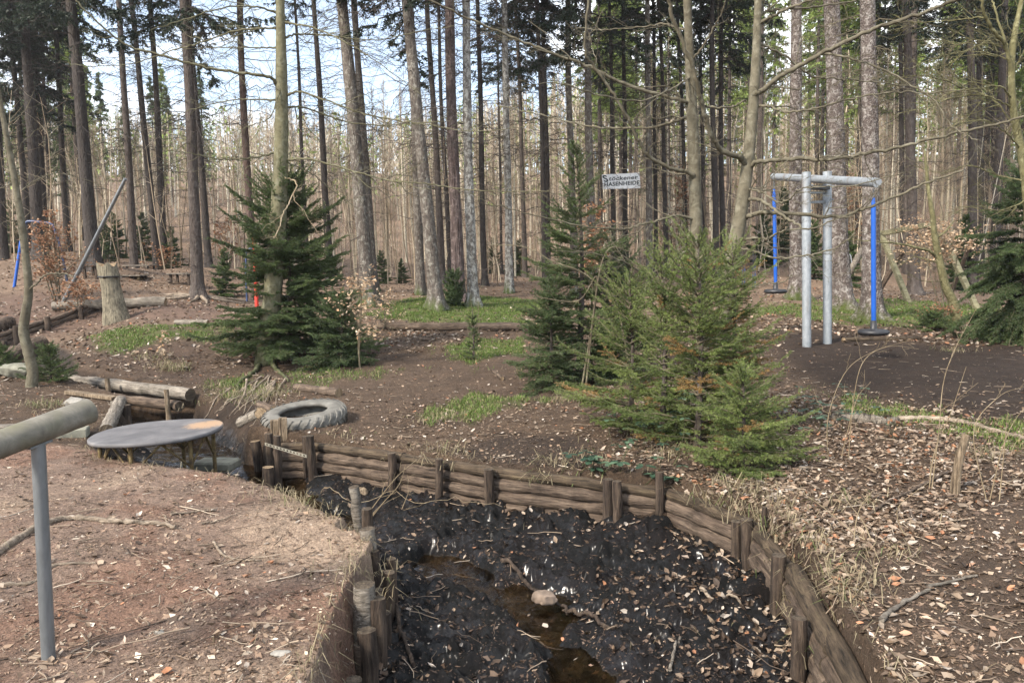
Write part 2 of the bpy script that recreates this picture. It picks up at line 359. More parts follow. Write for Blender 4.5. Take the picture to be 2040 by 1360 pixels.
def bark(name, c1, c2, lichen, lf=(.56, .7), stretch=.35, scale=16, bd=.02, moss=None):
    def f(t, b):
        v = coords(t, (1, 1, stretch)); n1 = noise(t, v, scale, 5, .65, .4)
        vo = N(t, 'ShaderNodeTexVoronoi'); vo.inputs['Scale'].default_value = scale*1.6; t.links.new(v, vo.inputs['Vector'])
        c = ramp(t, n1, [(.3, c1), (.68, c2)])
        n2 = noise(t, coords(t, (1, 1, .8)), 9, 6, .7, .8); lm = ramp(t, n2, [(lf[0], (0, 0, 0)), (lf[1], (1, 1, 1))])
        c = mixc(t, lm, c, lichen)
        dk = ramp(t, vo.outputs['Distance'], [(.0, (.45, .45, .45)), (.35, (1, 1, 1))]); c = mixc(t, .75, c, dk, 'MULTIPLY')
        big = ramp(t, noise(t, coords(t, (1, 1, .25)), 1.3, 3), [(.3, (.75, .72, .7)), (.7, (1.2, 1.2, 1.2))]); c = mixc(t, 1, c, big, 'MULTIPLY')
        if moss:   # moss grows on the root flare, the lowest 0.5 m of the trunk
            sx = N(t, 'ShaderNodeSeparateXYZ'); tc = N(t, 'ShaderNodeTexCoord'); t.links.new(tc.outputs['Object'], sx.inputs[0])
            m1 = N(t, 'ShaderNodeMath', operation='MULTIPLY_ADD'); t.links.new(noise(t, v, 5, 3), m1.inputs[0]); m1.inputs[1].default_value = 1.2; t.links.new(sx.outputs['Z'], m1.inputs[2])
            c = mixc(t, ramp(t, m1.outputs[0], [(.55, (1, 1, 1)), (1.0, (0, 0, 0))]), c, moss)
        t.links.new(c, b.inputs['Base Color'])
        ad = N(t, 'ShaderNodeMath', operation='ADD'); t.links.new(n1, ad.inputs[0]); t.links.new(vo.outputs['Distance'], ad.inputs[1]); bump(t, b, ad.outputs[0], .9, bd)
    return mat(name, f, .9, .2)
BARK = {
 'dark': bark('bark_dark_spruce', (.030,.025,.023), (.068,.059,.053), (.11,.10,.09), (.6,.8)),
 'brown': bark('bark_brown_spruce', (.045,.036,.031), (.10,.083,.073), (.19,.18,.16), (.55,.8)),
 'red': bark('bark_reddish', (.055,.038,.031), (.115,.08,.066), (.15,.12,.10)),
 'light': bark('bark_grey_spruce', (.055,.045,.038), (.13,.112,.095), (.23,.22,.19), (.50,.64), moss=(.05,.065,.02)),
 'pale': bark('bark_pale_mottled', (.065,.057,.05), (.16,.15,.135), (.32,.32,.295), (.46,.58), moss=(.05,.065,.02)),
 'pine': bark('bark_ridged_pine', (.045,.032,.030), (.125,.095,.088), (.22,.18,.17), (.5,.7), .16, 13, .05),
 'scaly': bark('bark_scaly_spruce', (.055,.043,.038), (.135,.112,.10), (.27,.25,.23), (.48,.62), .7, 20, .03, moss=(.06,.075,.02)),
 'olive': bark('bark_olive_smooth', (.075,.07,.04), (.15,.14,.085), (.21,.21,.15), (.5,.75), .9, 9, .006, moss=(.045,.05,.02)),
 'beech': bark('bark_beech_smooth', (.07,.062,.042), (.13,.116,.082), (.19,.18,.135), (.5,.72), 1.2, 8, .004),
 'twig': bark('bark_twig', (.06,.05,.035), (.13,.11,.075), (.20,.19,.12), (.5,.7), .5, 20, .003),
 'yellow': bark('bark_algae_green', (.065,.06,.028), (.14,.13,.065), (.24,.23,.13), (.5,.7), .7, 12, .004),
 'twigpale': bark('bark_pale_twig', (.20,.155,.11), (.34,.27,.20), (.42,.36,.28), (.5,.7), .5, 20, .003),
 'straw': bark('dry_stem', (.15,.115,.07), (.25,.20,.13), (.33,.28,.2), (.5,.7), .5, 20, .002),
}
def m_birch(t, b):
    v = coords(t, (1, 1, 2.2)); n = noise(t, v, 5, 3, .6, .5); r = objrand(t)
    pale = ramp(t, r, [(0, (.42,.37,.28)), (.35, (.56,.52,.42)), (.6, (.36,.30,.21)), (.8, (.26,.21,.15)), (1, (.52,.45,.33))])
    t.links.new(mixc(t, ramp(t, n, [(.3, (1, 1, 1)), (.38, (0, 0, 0))]), pale, (.06,.05,.045)), b.inputs['Base Color'])
BARK['birch'] = mat('bark_pale_pole', m_birch, .8, .2)
def needle_mat(name, dark, light, dead, deadpos=.93, trans=.25):
    def f(t, b):
        c = vcol(t); sp = N(t, 'ShaderNodeSeparateColor'); t.links.new(c, sp.inputs[0])
        k = ramp(t, sp.outputs[0], [(0, dark), (deadpos-.05, light), (deadpos, dead), (1, dead)])
        k = mixc(t, 1, k, ramp(t, sp.outputs[1], [(0, (.65,.65,.65)), (1, (1.35,1.35,1.35))]), 'MULTIPLY')
        t.links.new(k, b.inputs['Base Color'])
        tr = N(t, 'ShaderNodeBsdfTranslucent'); t.links.new(k, tr.inputs['Color']); mx = N(t, 'ShaderNodeMixShader'); mx.inputs[0].default_value = trans
        t.links.new(b.outputs[0], mx.inputs[1]); t.links.new(tr.outputs[0], mx.inputs[2]); t.links.new(mx.outputs[0], t.nodes['Material Output'].inputs['Surface'])
    return mat(name, f, .55, .35)
NEEDLE = {'dark': needle_mat('needles_dark', (.024,.045,.016), (.095,.14,.05), (.12,.08,.03), .985),
          'bright': needle_mat('needles_bright', (.05,.085,.02), (.20,.25,.07), (.28,.17,.06), .90),
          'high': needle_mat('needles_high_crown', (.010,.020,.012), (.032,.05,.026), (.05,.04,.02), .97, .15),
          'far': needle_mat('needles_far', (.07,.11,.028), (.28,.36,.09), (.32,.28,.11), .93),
          'mid': needle_mat('needles_mid', (.028,.05,.018), (.11,.155,.05), (.14,.09,.04), .97)}
def leafmat(name, stops, trans=.25, rough=.6, spec=.3):
    def f(t, b):
        sp = N(t, 'ShaderNodeSeparateColor'); t.links.new(vcol(t), sp.inputs[0]); k = ramp(t, sp.outputs[0], stops)
        k = mixc(t, 1, k, ramp(t, sp.outputs[1], [(0, (.6,.6,.6)), (1, (1.3,1.3,1.3))]), 'MULTIPLY')
        t.links.new(k, b.inputs['Base Color'])
        if trans:
            tr = N(t, 'ShaderNodeBsdfTranslucent'); t.links.new(k, tr.inputs['Color']); mx = N(t, 'ShaderNodeMixShader'); mx.inputs[0].default_value = trans
            t.links.new(b.outputs[0], mx.inputs[1]); t.links.new(tr.outputs[0], mx.inputs[2]); t.links.new(mx.outputs[0], t.nodes['Material Output'].inputs['Surface'])
    return mat(name, f, rough, spec)
M_LITTER = leafmat('dry_leaves', [(0, (.05,.033,.022)), (.3, (.11,.073,.048)), (.55, (.19,.135,.092)), (.8, (.27,.21,.155)), (.93, (.38,.33,.28)), (.96, (.28,.14,.075)), (1, (.30,.14,.075))], .12)
M_BROWNLEAF = leafmat('withered_beech_leaves', [(0, (.16,.075,.04)), (.5, (.30,.15,.08)), (.85, (.42,.24,.14)), (1, (.50,.36,.24))], .35)
M_PALELEAF = leafmat('pale_withered_leaves', [(0, (.42,.26,.15)), (.5, (.52,.38,.25)), (1, (.62,.50,.37))], .35)
M_GRASS = leafmat('grass_blades', [(0, (.065,.11,.02)), (.5, (.12,.19,.035)), (.75, (.15,.17,.06)), (1, (.28,.23,.13))], .3)
M_STRAW = leafmat('dry_grass', [(0, (.18,.14,.08)), (.7, (.32,.27,.17)), (1, (.12,.15,.05))], .3)
M_BRAMBLE = leafmat('bramble_leaves', [(0, (.022,.045,.03)), (.6, (.045,.085,.05)), (1, (.10,.15,.09))], .2, .4, .5)
def m_ground(t, b):
    c = vcol(t); v = coords(t); n1 = noise(t, v, 3, 6, .65); n2 = noise(t, v, 24, 8, .8, .5); n3 = noise(t, v, 85, 4, .8, .4)
    k = mixc(t, 1, c, ramp(t, n1, [(.3, (.72,.72,.72)), (.7, (1.25,1.24,1.22))]), 'MULTIPLY')
    k = mixc(t, 1, k, ramp(t, n2, [(.3, (.6,.58,.56)), (.55, (1, 1, 1)), (.72, (1.35,1.33,1.3))]), 'MULTIPLY')
    k = mixc(t, 1, k, ramp(t, n3, [(.34, (.42,.40,.38)), (.5, (.95,.95,.95)), (.62, (1.25,1.22,1.18)), (.70, (2.3,2.2,2.05))]), 'MULTIPLY')
    t.links.new(k, b.inputs['Base Color'])
    wat = N(t, 'ShaderNodeAttribute', attribute_name='Wet').outputs['Fac']
    pm = N(t, 'ShaderNodeMath', operation='MULTIPLY'); t.links.new(wat, pm.inputs[0]); t.links.new(ramp(t, noise(t, v, 6, 5, .7, .4), [(.46, (.12, .12, .12)), (.60, (1, 1, 1))]), pm.inputs[1]); wet = pm.outputs[0]
    rr = N(t, 'ShaderNodeMapRange'); rr.inputs['To Min'].default_value = .95; rr.inputs['To Max'].default_value = .22; t.links.new(wet, rr.inputs['Value']); b.inputs['Coat Roughness'].default_value = .2; cw_ = N(t, 'ShaderNodeMath', operation='MULTIPLY'); cw_.inputs[1].default_value = .5; t.links.new(wet, cw_.inputs[0]); t.links.new(cw_.outputs[0], b.inputs['Coat Weight']); t.links.new(rr.outputs[0], b.inputs['Roughness'])
    ad = N(t, 'ShaderNodeMath', operation='ADD'); t.links.new(n2, ad.inputs[0]); t.links.new(n3, ad.inputs[1]); bump(t, b, ad.outputs[0], 1.0, .03)
M_GROUND = mat('ground_soil', m_ground, .9, .22)
def woodmat(name, c1, c2, c3, axis=0, rough=.85, sc=7):
    def f(t, b):
        s = [9, 9, 9]; s[axis] = .7; v = coords(t, s); n = noise(t, v, sc/2, 8, .78, .15); n2 = noise(t, coords(t), 4, 6, .7); s2 = [1, 1, 1]; s2[axis] = .09; n4 = noise(t, coords(t, s2), 55, 4, .7, .3)
        k = ramp(t, n, [(.36, c1), (.52, c2), (.68, c3)]); k = mixc(t, 1, k, ramp(t, n2, [(.32, (.5,.5,.48)), (.5, (1, 1, 1)), (.7, (1.4,1.4,1.38))]), 'MULTIPLY')
        k = mixc(t, 1, k, ramp(t, n4, [(.33, (.25,.25,.25)), (.43, (.95,.95,.95)), (.65, (1.2,1.2,1.2))]), 'MULTIPLY')
        ad = N(t, 'ShaderNodeMath', operation='ADD'); t.links.new(n, ad.inputs[0]); t.links.new(n4, ad.inputs[1])
        t.links.new(k, b.inputs['Base Color']); bump(t, b, ad.outputs[0], 1.0, .02)
    return mat(name, f, rough, .25)
M_LOG = woodmat('log_brown_bark', (.035,.024,.018), (.095,.069,.050), (.17,.128,.095))
M_LOGTOP = woodmat('log_mossy', (.026,.019,.012), (.070,.050,.033), (.115,.088,.052))
M_GREYLOG = woodmat('log_weathered_grey', (.075,.062,.05), (.185,.16,.13), (.29,.26,.22))
M_POST = woodmat('post_wet_wood', (.018,.013,.010), (.06,.043,.032), (.13,.095,.065), 2)
M_POSTL = woodmat('post_light_wood', (.08,.055,.035), (.20,.15,.10), (.30,.24,.17), 2)
M_CUT = woodmat('cut_wood', (.13,.09,.05), (.25,.18,.11), (.35,.27,.18), 2)
M_FRAME = woodmat('timber_algae', (.09,.085,.045), (.18,.165,.10), (.26,.24,.16))
M_STUMP = woodmat('barkless_stump', (.07,.062,.045), (.18,.155,.11), (.29,.26,.18), 2)
def m_rail(t, b):
    v = coords(t, (1, 5, 5)); n = noise(t, v, 2.2, 6, .7, .6); n2 = noise(t, coords(t), 6, 4, .6)
    k = ramp(t, n, [(.3, (.085,.078,.062)), (.55, (.155,.142,.115)), (.75, (.235,.22,.185))]); k = mixc(t, ramp(t, n2, [(.45, (0, 0, 0)), (.7, (.7,.7,.7))]), k, (.13,.125,.075))
    t.links.new(k, b.inputs['Base Color']); bump(t, b, n, .4, .004)
M_RAIL = mat('rail_weathered', m_rail, .75, .3)
def m_galv(t, b):
    v = coords(t, (1, 1, .6)); n = noise(t, v, 14, 6, .7, .3); n2 = noise(t, coords(t, (1, 1, .35)), 3.2, 4, .6)
    k = ramp(t, n, [(.3, (.20,.22,.235)), (.7, (.34,.365,.385))]); k = mixc(t, ramp(t, n2, [(.54, (0, 0, 0)), (.68, (.8,.8,.8))]), k, (.17,.135,.11))
    t.links.new(k, b.inputs['Base Color']); b.inputs['Metallic'].default_value = .35; bump(t, b, n, .15, .003)
M_GALV = mat('galvanised_steel', m_galv, .5, .5)
def m_galvd(t, b):
    n = noise(t, coords(t, (1, 1, .3)), 10, 5, .7, .3); t.links.new(ramp(t, n, [(.3, (.12,.13,.135)), (.7, (.22,.235,.245))]), b.inputs['Base Color']); b.inputs['Metallic'].default_value = .5
M_GALVD = mat('dull_steel_tube', m_galvd, .45, .5)
def m_disc(t, b):
    v = coords(t); n = noise(t, v, 3.5, 6, .65, .4); n2 = noise(t, v, 26, 4, .7)
    k = ramp(t, n, [(.3, (.065,.063,.065)), (.55, (.11,.106,.108)), (.72, (.165,.155,.15))])
    mp = N(t, 'ShaderNodeTexCoord'); sub = N(t, 'ShaderNodeVectorMath', operation='DISTANCE'); t.links.new(mp.outputs['Object'], sub.inputs[0]); sub.inputs[1].default_value = (.40,.20,.33)
    ad = N(t, 'ShaderNodeMath', operation='MULTIPLY_ADD'); t.links.new(n2, ad.inputs[0]); ad.inputs[1].default_value = .35; t.links.new(sub.outputs['Value'], ad.inputs[2])
    k = mixc(t, ramp(t, ad.outputs[0], [(.30, (.75,.75,.75)), (.42, (0, 0, 0))]), k, (.36,.23,.13))
    k = mixc(t, ramp(t, n2, [(.64, (0, 0, 0)), (.74, (.7,.7,.7))]), k, (.10,.07,.05))
    t.links.new(k, b.inputs['Base Color']); bump(t, b, n2, .15, .004)
M_DISC = mat('worn_steel_disc', m_disc, .68, .35)
def m_rust(t, b):
    n = noise(t, coords(t), 22, 5, .7); t.links.new(ramp(t, n, [(.35, (.04,.025,.015)), (.5, (.11,.075,.03)), (.7, (.19,.15,.07))]), b.inputs['Base Color'])
M_RUST = mat('rusty_yellow_paint', m_rust, .7, .3)
def m_rubber(t, b):
    n = noise(t, coords(t), 7, 6, .65); t.links.new(ramp(t, n, [(.3, (.065,.061,.053)), (.55, (.135,.128,.112)), (.75, (.20,.19,.17))]), b.inputs['Base Color']); bump(t, b, n, .3, .005)
M_TYRE = mat('weathered_tyre_rubber', m_rubber, .75, .3)
def plain(name, c, rough=.5, spec=.5, var=.25):
    def f(t, b):
        n = noise(t, coords(t), 9, 5, .6); a = tuple(x*(1-var) for x in c); d = tuple(min(1, x*(1+var)) for x in c)
        t.links.new(ramp(t, n, [(.3, a), (.7, d)]), b.inputs['Base Color'])
    return mat(name, f, rough, spec)
M_BLUE = plain('blue_plastic', (.005,.075,.36), .4, .5, .12)
M_BLUEP = plain('blue_paint', (.025,.045,.11), .45)
M_CUTD = woodmat('weathered_cut', (.035,.025,.018), (.085,.065,.045), (.14,.11,.08), 2)
M_BLACK = plain('black_rubber', (.018,.018,.02), .5)
M_RED = plain('red_paint', (.50,.035,.02), .55)
M_WHITE = plain('white_board', (.74,.76,.78), .55, .4, .06)
M_INK = plain('dark_lettering', (.03,.045,.05), .6)
M_STONE = plain('grey_stone', (.22,.205,.18), .9, .2, .4)
M_PINKSTONE = plain('pinkish_stone', (.17,.13,.10), .9, .2, .55)
M_CONC = plain('mossy_concrete', (.17,.165,.13), .9, .2, .35)
M_WEB = plain('perforated_strap', (.20,.185,.145), .7)
M_ROOT = woodmat('bare_root', (.12,.09,.065), (.25,.20,.15), (.36,.30,.24))
M_STICK = leafmat('dry_twigs', [(0, (.05,.035,.025)), (.4, (.14,.10,.07)), (.8, (.27,.21,.15)), (1, (.40,.34,.27))], 0)
def m_water(t, b):
    n = noise(t, coords(t, (1, 1, 1)), 9, 3, .5, .6); bp = N(t, 'ShaderNodeBump'); bp.inputs['Strength'].default_value = .35; bp.inputs['Distance'].default_value = .02; t.links.new(n, bp.inputs['Height'])
    g = N(t, 'ShaderNodeBsdfGlossy'); g.inputs['Roughness'].default_value = .05; t.links.new(bp.outputs[0], g.inputs['Normal'])
    tr = N(t, 'ShaderNodeBsdfTransparent'); tr.inputs['Color'].default_value = (.82, .70, .52, 1)
    fr = N(t, 'ShaderNodeFresnel'); fr.inputs['IOR'].default_value = 1.36; t.links.new(bp.outputs[0], fr.inputs['Normal'])
    mx = N(t, 'ShaderNodeMixShader'); t.links.new(fr.outputs[0], mx.inputs[0]); t.links.new(tr.outputs[0], mx.inputs[1]); t.links.new(g.outputs[0], mx.inputs[2]); t.links.new(mx.outputs[0], t.nodes['Material Output'].inputs['Surface'])
M_WATER = mat('stream_water', m_water, .04, .5)
#@@GROUND
# ------------------------------------------------------------------ ground zones (outlines found on the terrain)
def G(pts): return [tuple(ground(u, v)[:2]) for u, v in pts]
Z_RED = [(-.4,-3),(-.5,4.9),(-2.5,6.5),(-3.8,7.3),(-6,7.6),(-14,6),(-14,-3)]
Z_MULCH = G([(1505,652),(1600,655),(1760,678),(2035,690),(2100,800),(2080,850),(1900,832),(1700,795),(1600,765),(1530,730),(1490,690)])
Z_PATH = G([(740,690),(1040,712),(1180,755),(1150,785),(980,795),(820,825),(740,860),(640,875),(700,800),(640,770),(700,735)])
Z_SOILR = G([(1660,1110),(1800,1060),(2060,1000),(2060,1380),(1680,1390)])
Z_LMOUND = G([(130,735),(210,690),(330,668),(430,690),(430,760),(360,770),(150,740)])
Z_LRISE = G([(-40,585),(120,580),(200,610),(420,605),(420,640),(200,652),(100,670),(-40,690)])
Z_PIT = G([(840,905),(1000,870),(1150,870),(1200,910),(1150,940),(980,935)])
GR = [G(p) for p in ([(755,605),(860,595),(960,592),(1100,600),(1110,640),(960,648),(830,640),(770,632)],
 [(1490,605),(1600,600),(1750,595),(1950,610),(1950,640),(1780,650),(1600,628),(1490,632)],
 [(230,662),(300,650),(450,655),(440,680),(250,692)], [(880,690),(1060,672),(1065,705),(900,716)],
 [(800,832),(900,800),(1060,788),(1180,783),(1170,800),(1000,815),(850,845)], [(1030,735),(1180,750),(1210,770),(1050,752)],
 [(1610,770),(1750,796),(1900,836),(2060,856),(2060,890),(1850,856),(1690,820)], [(560,742),(680,730),(830,735),(760,757),(600,768)],
 [(420,760),(500,745),(560,775),(520,800),(430,785)])]
GRW = [1.0, .55, .8, .8, .7, .45, .55, .3, .55]
def zw(x, y, P, soft, wob): return sstep(-soft, soft, poly_sdf(x, y, P)[0]+wob)
def zones(x, y):
    r = np.sqrt(x*x+y*y); q = np.clip(r/6, .5, 3)
    wob = .30*q*fbm(x*1.1/q*1.3, y*1.1/q*1.3, 4, 90)
    z = dict(red=zw(x, y, Z_RED, .15, wob*.5), mulch=zw(x, y, Z_MULCH, .6, wob*1.3), path=zw(x, y, Z_PATH, .35, wob), soil=zw(x, y, Z_SOILR, .25, wob), lm=zw(x, y, Z_LMOUND, .4, wob), lr=zw(x, y, Z_LRISE, .5, wob), pit=zw(x, y, Z_PIT, .15, wob*.7))
    g = np.zeros(x.shape)
    gw = .5*q*fbm(x*2/q, y*2/q, 4, 95, .7)
    for P, w in zip(GR, GRW): g = np.maximum(g, w*zw(x, y, P, .25*q*.6, gw))
    z['grass'] = g
    near = (np.abs(x+5) < 14) & (y < 24) & (y > -1); s = np.full(x.shape, -9.); d = np.full(x.shape, 9.)
    if near.any(): s[near] = poly_sdf(x[near], y[near], CK)[0]+.05*fbm(x[near]*5, y[near]*5, 3, 97); d[near] = chan_dist(x[near], y[near])
    z['creek'] = s; z['chan'] = d
    return z
# one polar sheet: fine in front of the camera, coarse behind
def build_ground():
    th = np.concatenate([np.linspace(-math.pi, -.86, 70)[:-1], np.linspace(-.86, .86, 1150), np.linspace(.86, math.pi, 70)[1:]])
    rr = np.concatenate([[.02, .5, 1.0, 1.5, 2.0], 2.4*np.exp(np.linspace(0, math.log(9.5/2.4), 560))[:-1], 9.5*np.exp(np.linspace(0, math.log(400/9.5), 330))])
    T, Rr = np.meshgrid(th, rr); X = (np.sin(T)*Rr).ravel(); Y = (np.cos(T)*Rr).ravel()
    Zh = height(X, Y, True); z = zones(X, Y)
    def lay(c, new, w): return c*(1-w[:, None])+np.array(new)*w[:, None]
    n = fbm(X*.8, Y*.8, 4, 70); n2 = fbm(X*5, Y*5, 3, 71)
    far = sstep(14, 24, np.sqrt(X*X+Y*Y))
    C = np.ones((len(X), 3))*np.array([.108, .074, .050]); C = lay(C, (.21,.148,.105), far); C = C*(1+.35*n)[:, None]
    C = lay(C, (.17,.115,.088), z['lr']); C = lay(C, (.105,.071,.051), z['lm']); C = lay(C, (.112,.078,.055), z['path']); C = lay(C, (.112,.079,.057), z['soil']*.8)
    C = lay(C, (.045,.033,.026), z['pit']*.8)
    C = lay(C, (.28,.20,.155), z['red']); C = lay(C, (.46,.345,.255), z['red']*sstep(-.1, .4, n+.2*n2)*.85); C = lay(C, (.27,.14,.09), z['red']*sstep(.15, .5, -n+.3*n2)*.5)
    C = lay(C, (.043,.029,.021), z['mulch'])
    C = lay(C, (.085,.125,.026), z['grass']*(.75+.5*n2).clip(0, 1))
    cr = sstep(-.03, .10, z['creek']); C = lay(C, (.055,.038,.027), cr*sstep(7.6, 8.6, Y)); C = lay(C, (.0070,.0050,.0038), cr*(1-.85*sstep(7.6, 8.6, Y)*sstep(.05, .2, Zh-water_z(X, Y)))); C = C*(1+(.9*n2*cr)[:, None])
    uw = Zh-water_z(X, Y); bedw = cr*sstep(.006, -.012, uw)*(.6+.4*sstep(7.2, 6.8, Y)); C = lay(C, (.17,.13,.085), bedw*(.55+.9*n2).clip(0, 1))
    up = cr*sstep(12, 14, Y); C = lay(C, (.045,.035,.028), up*.6)
    C = np.clip(C, .006, .6)
    wet = cr*np.clip(.75+.9*n2, 0, 1)*sstep(.24, .08, uw)*sstep(16, 13, Y)
    nr, nt_ = len(rr), len(th); idx = np.arange(nr*nt_).reshape(nr, nt_)
    F = np.stack([idx[:-1, :-1], idx[:-1, 1:], idx[1:, 1:], idx[1:, :-1]], -1).reshape(-1, 4)[:, ::-1]
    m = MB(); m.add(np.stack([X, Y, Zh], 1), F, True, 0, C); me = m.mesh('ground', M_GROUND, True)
    a = me.attributes.new('Wet', 'FLOAT', 'POINT'); a.data.foreach_set('value', wet.astype(np.float32))
    tag(link('ground', me), kind='structure')
    # water: a sheet that follows the falling stream
    xs, ys = np.meshgrid(np.arange(-17, 2.2, .08), np.arange(1.0, 21, .08)); P = xs.ravel(), ys.ravel()
    s = poly_sdf(*P, CK)[0]; Zw = water_z(*P); keep = ((s > -.15) & (ys.ravel() < 17)).reshape(xs.shape)
    idx = np.arange(xs.size).reshape(xs.shape); k = keep[:-1, :-1] & keep[1:, :-1] & keep[:-1, 1:] & keep[1:, 1:]
    F = np.stack([idx[:-1, :-1], idx[:-1, 1:], idx[1:, 1:], idx[1:, :-1]], -1)[k]
    rip = .012*fbm(P[0]*7, P[1]*7, 3, 12)*(P[1] > 7)
    m = MB(); m.add(np.stack([P[0], P[1], Zw+rip], 1), F, True); tag(link('water', m.mesh('water', M_WATER)), kind='structure')
build_ground()

# ------------------------------------------------------------------ loose stuff on the ground
rng = np.random.default_rng(4)
def scatter(n, r0, r1, dens, power=0.0, half=.9):
    """n points in the wedge before the camera, thinned by dens(x, y)"""
    X = []; Y = []; c = 0
    while c < n:
        r = np.exp(rng.uniform(math.log(r0), math.log(r1), 60000)); r = r if not power else (rng.uniform(r0**power, r1**power, 60000))**(1/power)
        a = rng.uniform(-half, half, 60000); x, y = np.sin(a)*r, np.cos(a)*r
        k = rng.random(60000) < dens(x, y); X.append(x[k]); Y.append(y[k]); c += k.sum()
        if k.sum() == 0: break
    return np.concatenate(X)[:n], np.concatenate(Y)[:n]
def surf(x, y):
    e = .03; h = height(x, y); hx = height(x+e, y, True)-h; hy = height(x, y+e, True)-h
    n = np.stack([-hx/e, -hy/e, np.ones_like(h)], 1); return h, n/np.linalg.norm(n, axis=1, keepdims=True)
def leaf_cloud(mb, P, Nn, size, c0, c1, curl=.5, tilt=.5, aspect=.55, lobes=False):
    """folded pointed leaves: P centres, Nn surface normals"""
    n = len(P); a = rng.random(n)*2*np.pi; nn = Nn+tilt*rng.normal(size=(n, 3)); nn /= np.linalg.norm(nn, axis=1, keepdims=True)
    t = np.stack([np.cos(a), np.sin(a), np.zeros(n)], 1); t -= nn*np.sum(t*nn, 1, keepdims=True); t /= np.linalg.norm(t, axis=1, keepdims=True)+1e-9; b = np.cross(nn, t)
    s = np.asarray(size)[:, None]; cu = (rng.random((n, 1))*curl)*s; asp = aspect*(.8+.4*rng.random((n, 1)))
    V = np.stack([P-t*s*.5+nn*cu*.4, P-t*s*.12+b*s*asp*.5+nn*cu*(.5+.5*rng.random((n, 1))), P-t*s*.12-b*s*asp*.5+nn*cu*rng.random((n, 1)), P-t*s*.05,
                  P+t*s*.25+b*s*asp*.36+nn*cu*rng.random((n, 1)), P+t*s*.25-b*s*asp*.36+nn*cu*.8, P+t*s*.52+nn*cu*.9], 1)
    i = (np.arange(n)*7)[:, None]
    F = np.concatenate([i+np.array([[0, 3, 1]]), i+np.array([[0, 2, 3]]), i+np.array([[1, 3, 4]]), i+np.array([[2, 5, 3]]), i+np.array([[4, 3, 6]]), i+np.array([[3, 5, 6]])])
    col = np.repeat(np.stack([c0, c1, np.zeros(n)], 1), 7, 0); mb.add(V.reshape(-1, 3), F, False, 0, col)
WEDGE_L = [(1.4,4.2),(1.2,6.2),(2.6,8.2),(6.5,7.5),(7,4),(2.4,3.0)]
def d_leaf(x, y):
    z = zones(x, y); r = np.hypot(x, y); cl = fbm(x*1.6, y*1.6, 4, 200, .65)
    d = .14*np.ones(x.shape)*(.5+2*np.clip(cl+.1, 0, 1))*(1-.8*z['soil'])
    rb = sstep(-.3, .3, poly_sdf(x, y, WEDGE_L)[0]+.8*cl); d = np.maximum(d, rb*(.52-.47*z['soil'])*(.5+1.6*np.clip(cl+.25, 0, 1)))
    d = np.maximum(d, .45*sstep(.5, 1.5, x)*sstep(6, 6.6, y)*sstep(10.5, 8.5, y)*(cl > -.15)*(1-z['path']))
    d = np.where(z['red'] > .5, .012, d); d *= 1-.93*z['mulch']; d *= 1-.72*z['path']; d *= 1-.5*z['grass']; d *= 1-.8*z['pit']
    inn = z['creek'] > 0
    dc = .008+.13*np.exp(-z['creek']/.2)*((x > -.8) & (y < 7.0))+.15*np.exp(-((x-1.15)**2+(y-4.8)**2)/.3)
    return np.clip(np.where(inn, dc*(.3+2*np.clip(cl+.25, 0, 1)), d), 0, 1)
x, y = scatter(40000, 2.3, 15, d_leaf); h, nn = surf(x, y); h = np.where(poly_sdf(x, y, CK)[0] > 0, np.maximum(h, water_z(x, y)), h)
incr = poly_sdf(x, y, CK)[0] > 0; m = MB(); leaf_cloud(m, np.stack([x, y, h+.006], 1), nn, np.clip(np.exp(rng.normal(-3.38, .42, len(x))), .012, .068), np.where(incr & (rng.random(len(x)) < .45), .06*rng.random(len(x)), rng.random(len(x))**.8), rng.random(len(x)), .5, .27)
x, y = scatter(26000, 14, 45, lambda x, y: np.clip(.5*(.5+2*np.clip(fbm(x*.5, y*.5, 3, 201)+.1, 0, 1))*(1-.8*zones(x, y)['grass'])*(1-.95*zones(x, y)['mulch'])*(zones(x, y)['creek'] < 0), 0, 1)); h, nn = surf(x, y)
leaf_cloud(m, np.stack([x, y, h+.01], 1), nn, rng.uniform(.06, .12, len(x)), rng.random(len(x)), rng.random(len(x)), .5, .3)
solo('leaf_litter', m, M_LITTER, None, None, col=True, kind='stuff')
# small debris: chips, needles, crumbs
def d_chip(x, y):
    z = zones(x, y); cl = fbm(x*2.2, y*2.2, 4, 210, .7); d = .30+.9*np.clip(cl, 0, 1)
    d = np.where(z['red'] > .5, .55+.7*cl, d); d *= 1-.85*z['mulch']; d *= np.where(z['creek'] > 0, .75, 1); return np.clip(d, 0, 1)
x, y = scatter(150000, 2.2, 16, d_chip); h, nn = surf(x, y); n = len(x)
a = rng.random(n)*6.283; nn = nn+.3*rng.normal(size=(n, 3)); nn /= np.linalg.norm(nn, axis=1, keepdims=True)
t = np.stack([np.cos(a), np.sin(a), 0*a], 1); t -= nn*np.sum(t*nn, 1, keepdims=True); b = np.cross(nn, t)
l = (rng.uniform(.0035, .012, n)*(1+1.8*(rng.random(n) < .12)))[:, None]; w = np.where(rng.random((n, 1)) < .5, .25, .6)*l
P = np.stack([x, y, h+.003], 1)
m = MB(); V = np.stack([P-t*l, P+b*w*.8-t*l*.2, P+t*l, P-b*w+t*l*.1], 1).reshape(-1, 3); F = np.arange(4*n).reshape(n, 4)
cc = np.where(rng.random(n) < .15, rng.uniform(.65, 1, n), rng.uniform(.05, .6, n)); cc = np.where((poly_sdf(x, y, CK)[0] > 0) & (y < 7.6) & (rng.random(n) < .85), cc*.12, cc); m.add(V, F, False, 0, np.repeat(np.stack([cc, rng.random(n), 0*cc], 1), 4, 0))
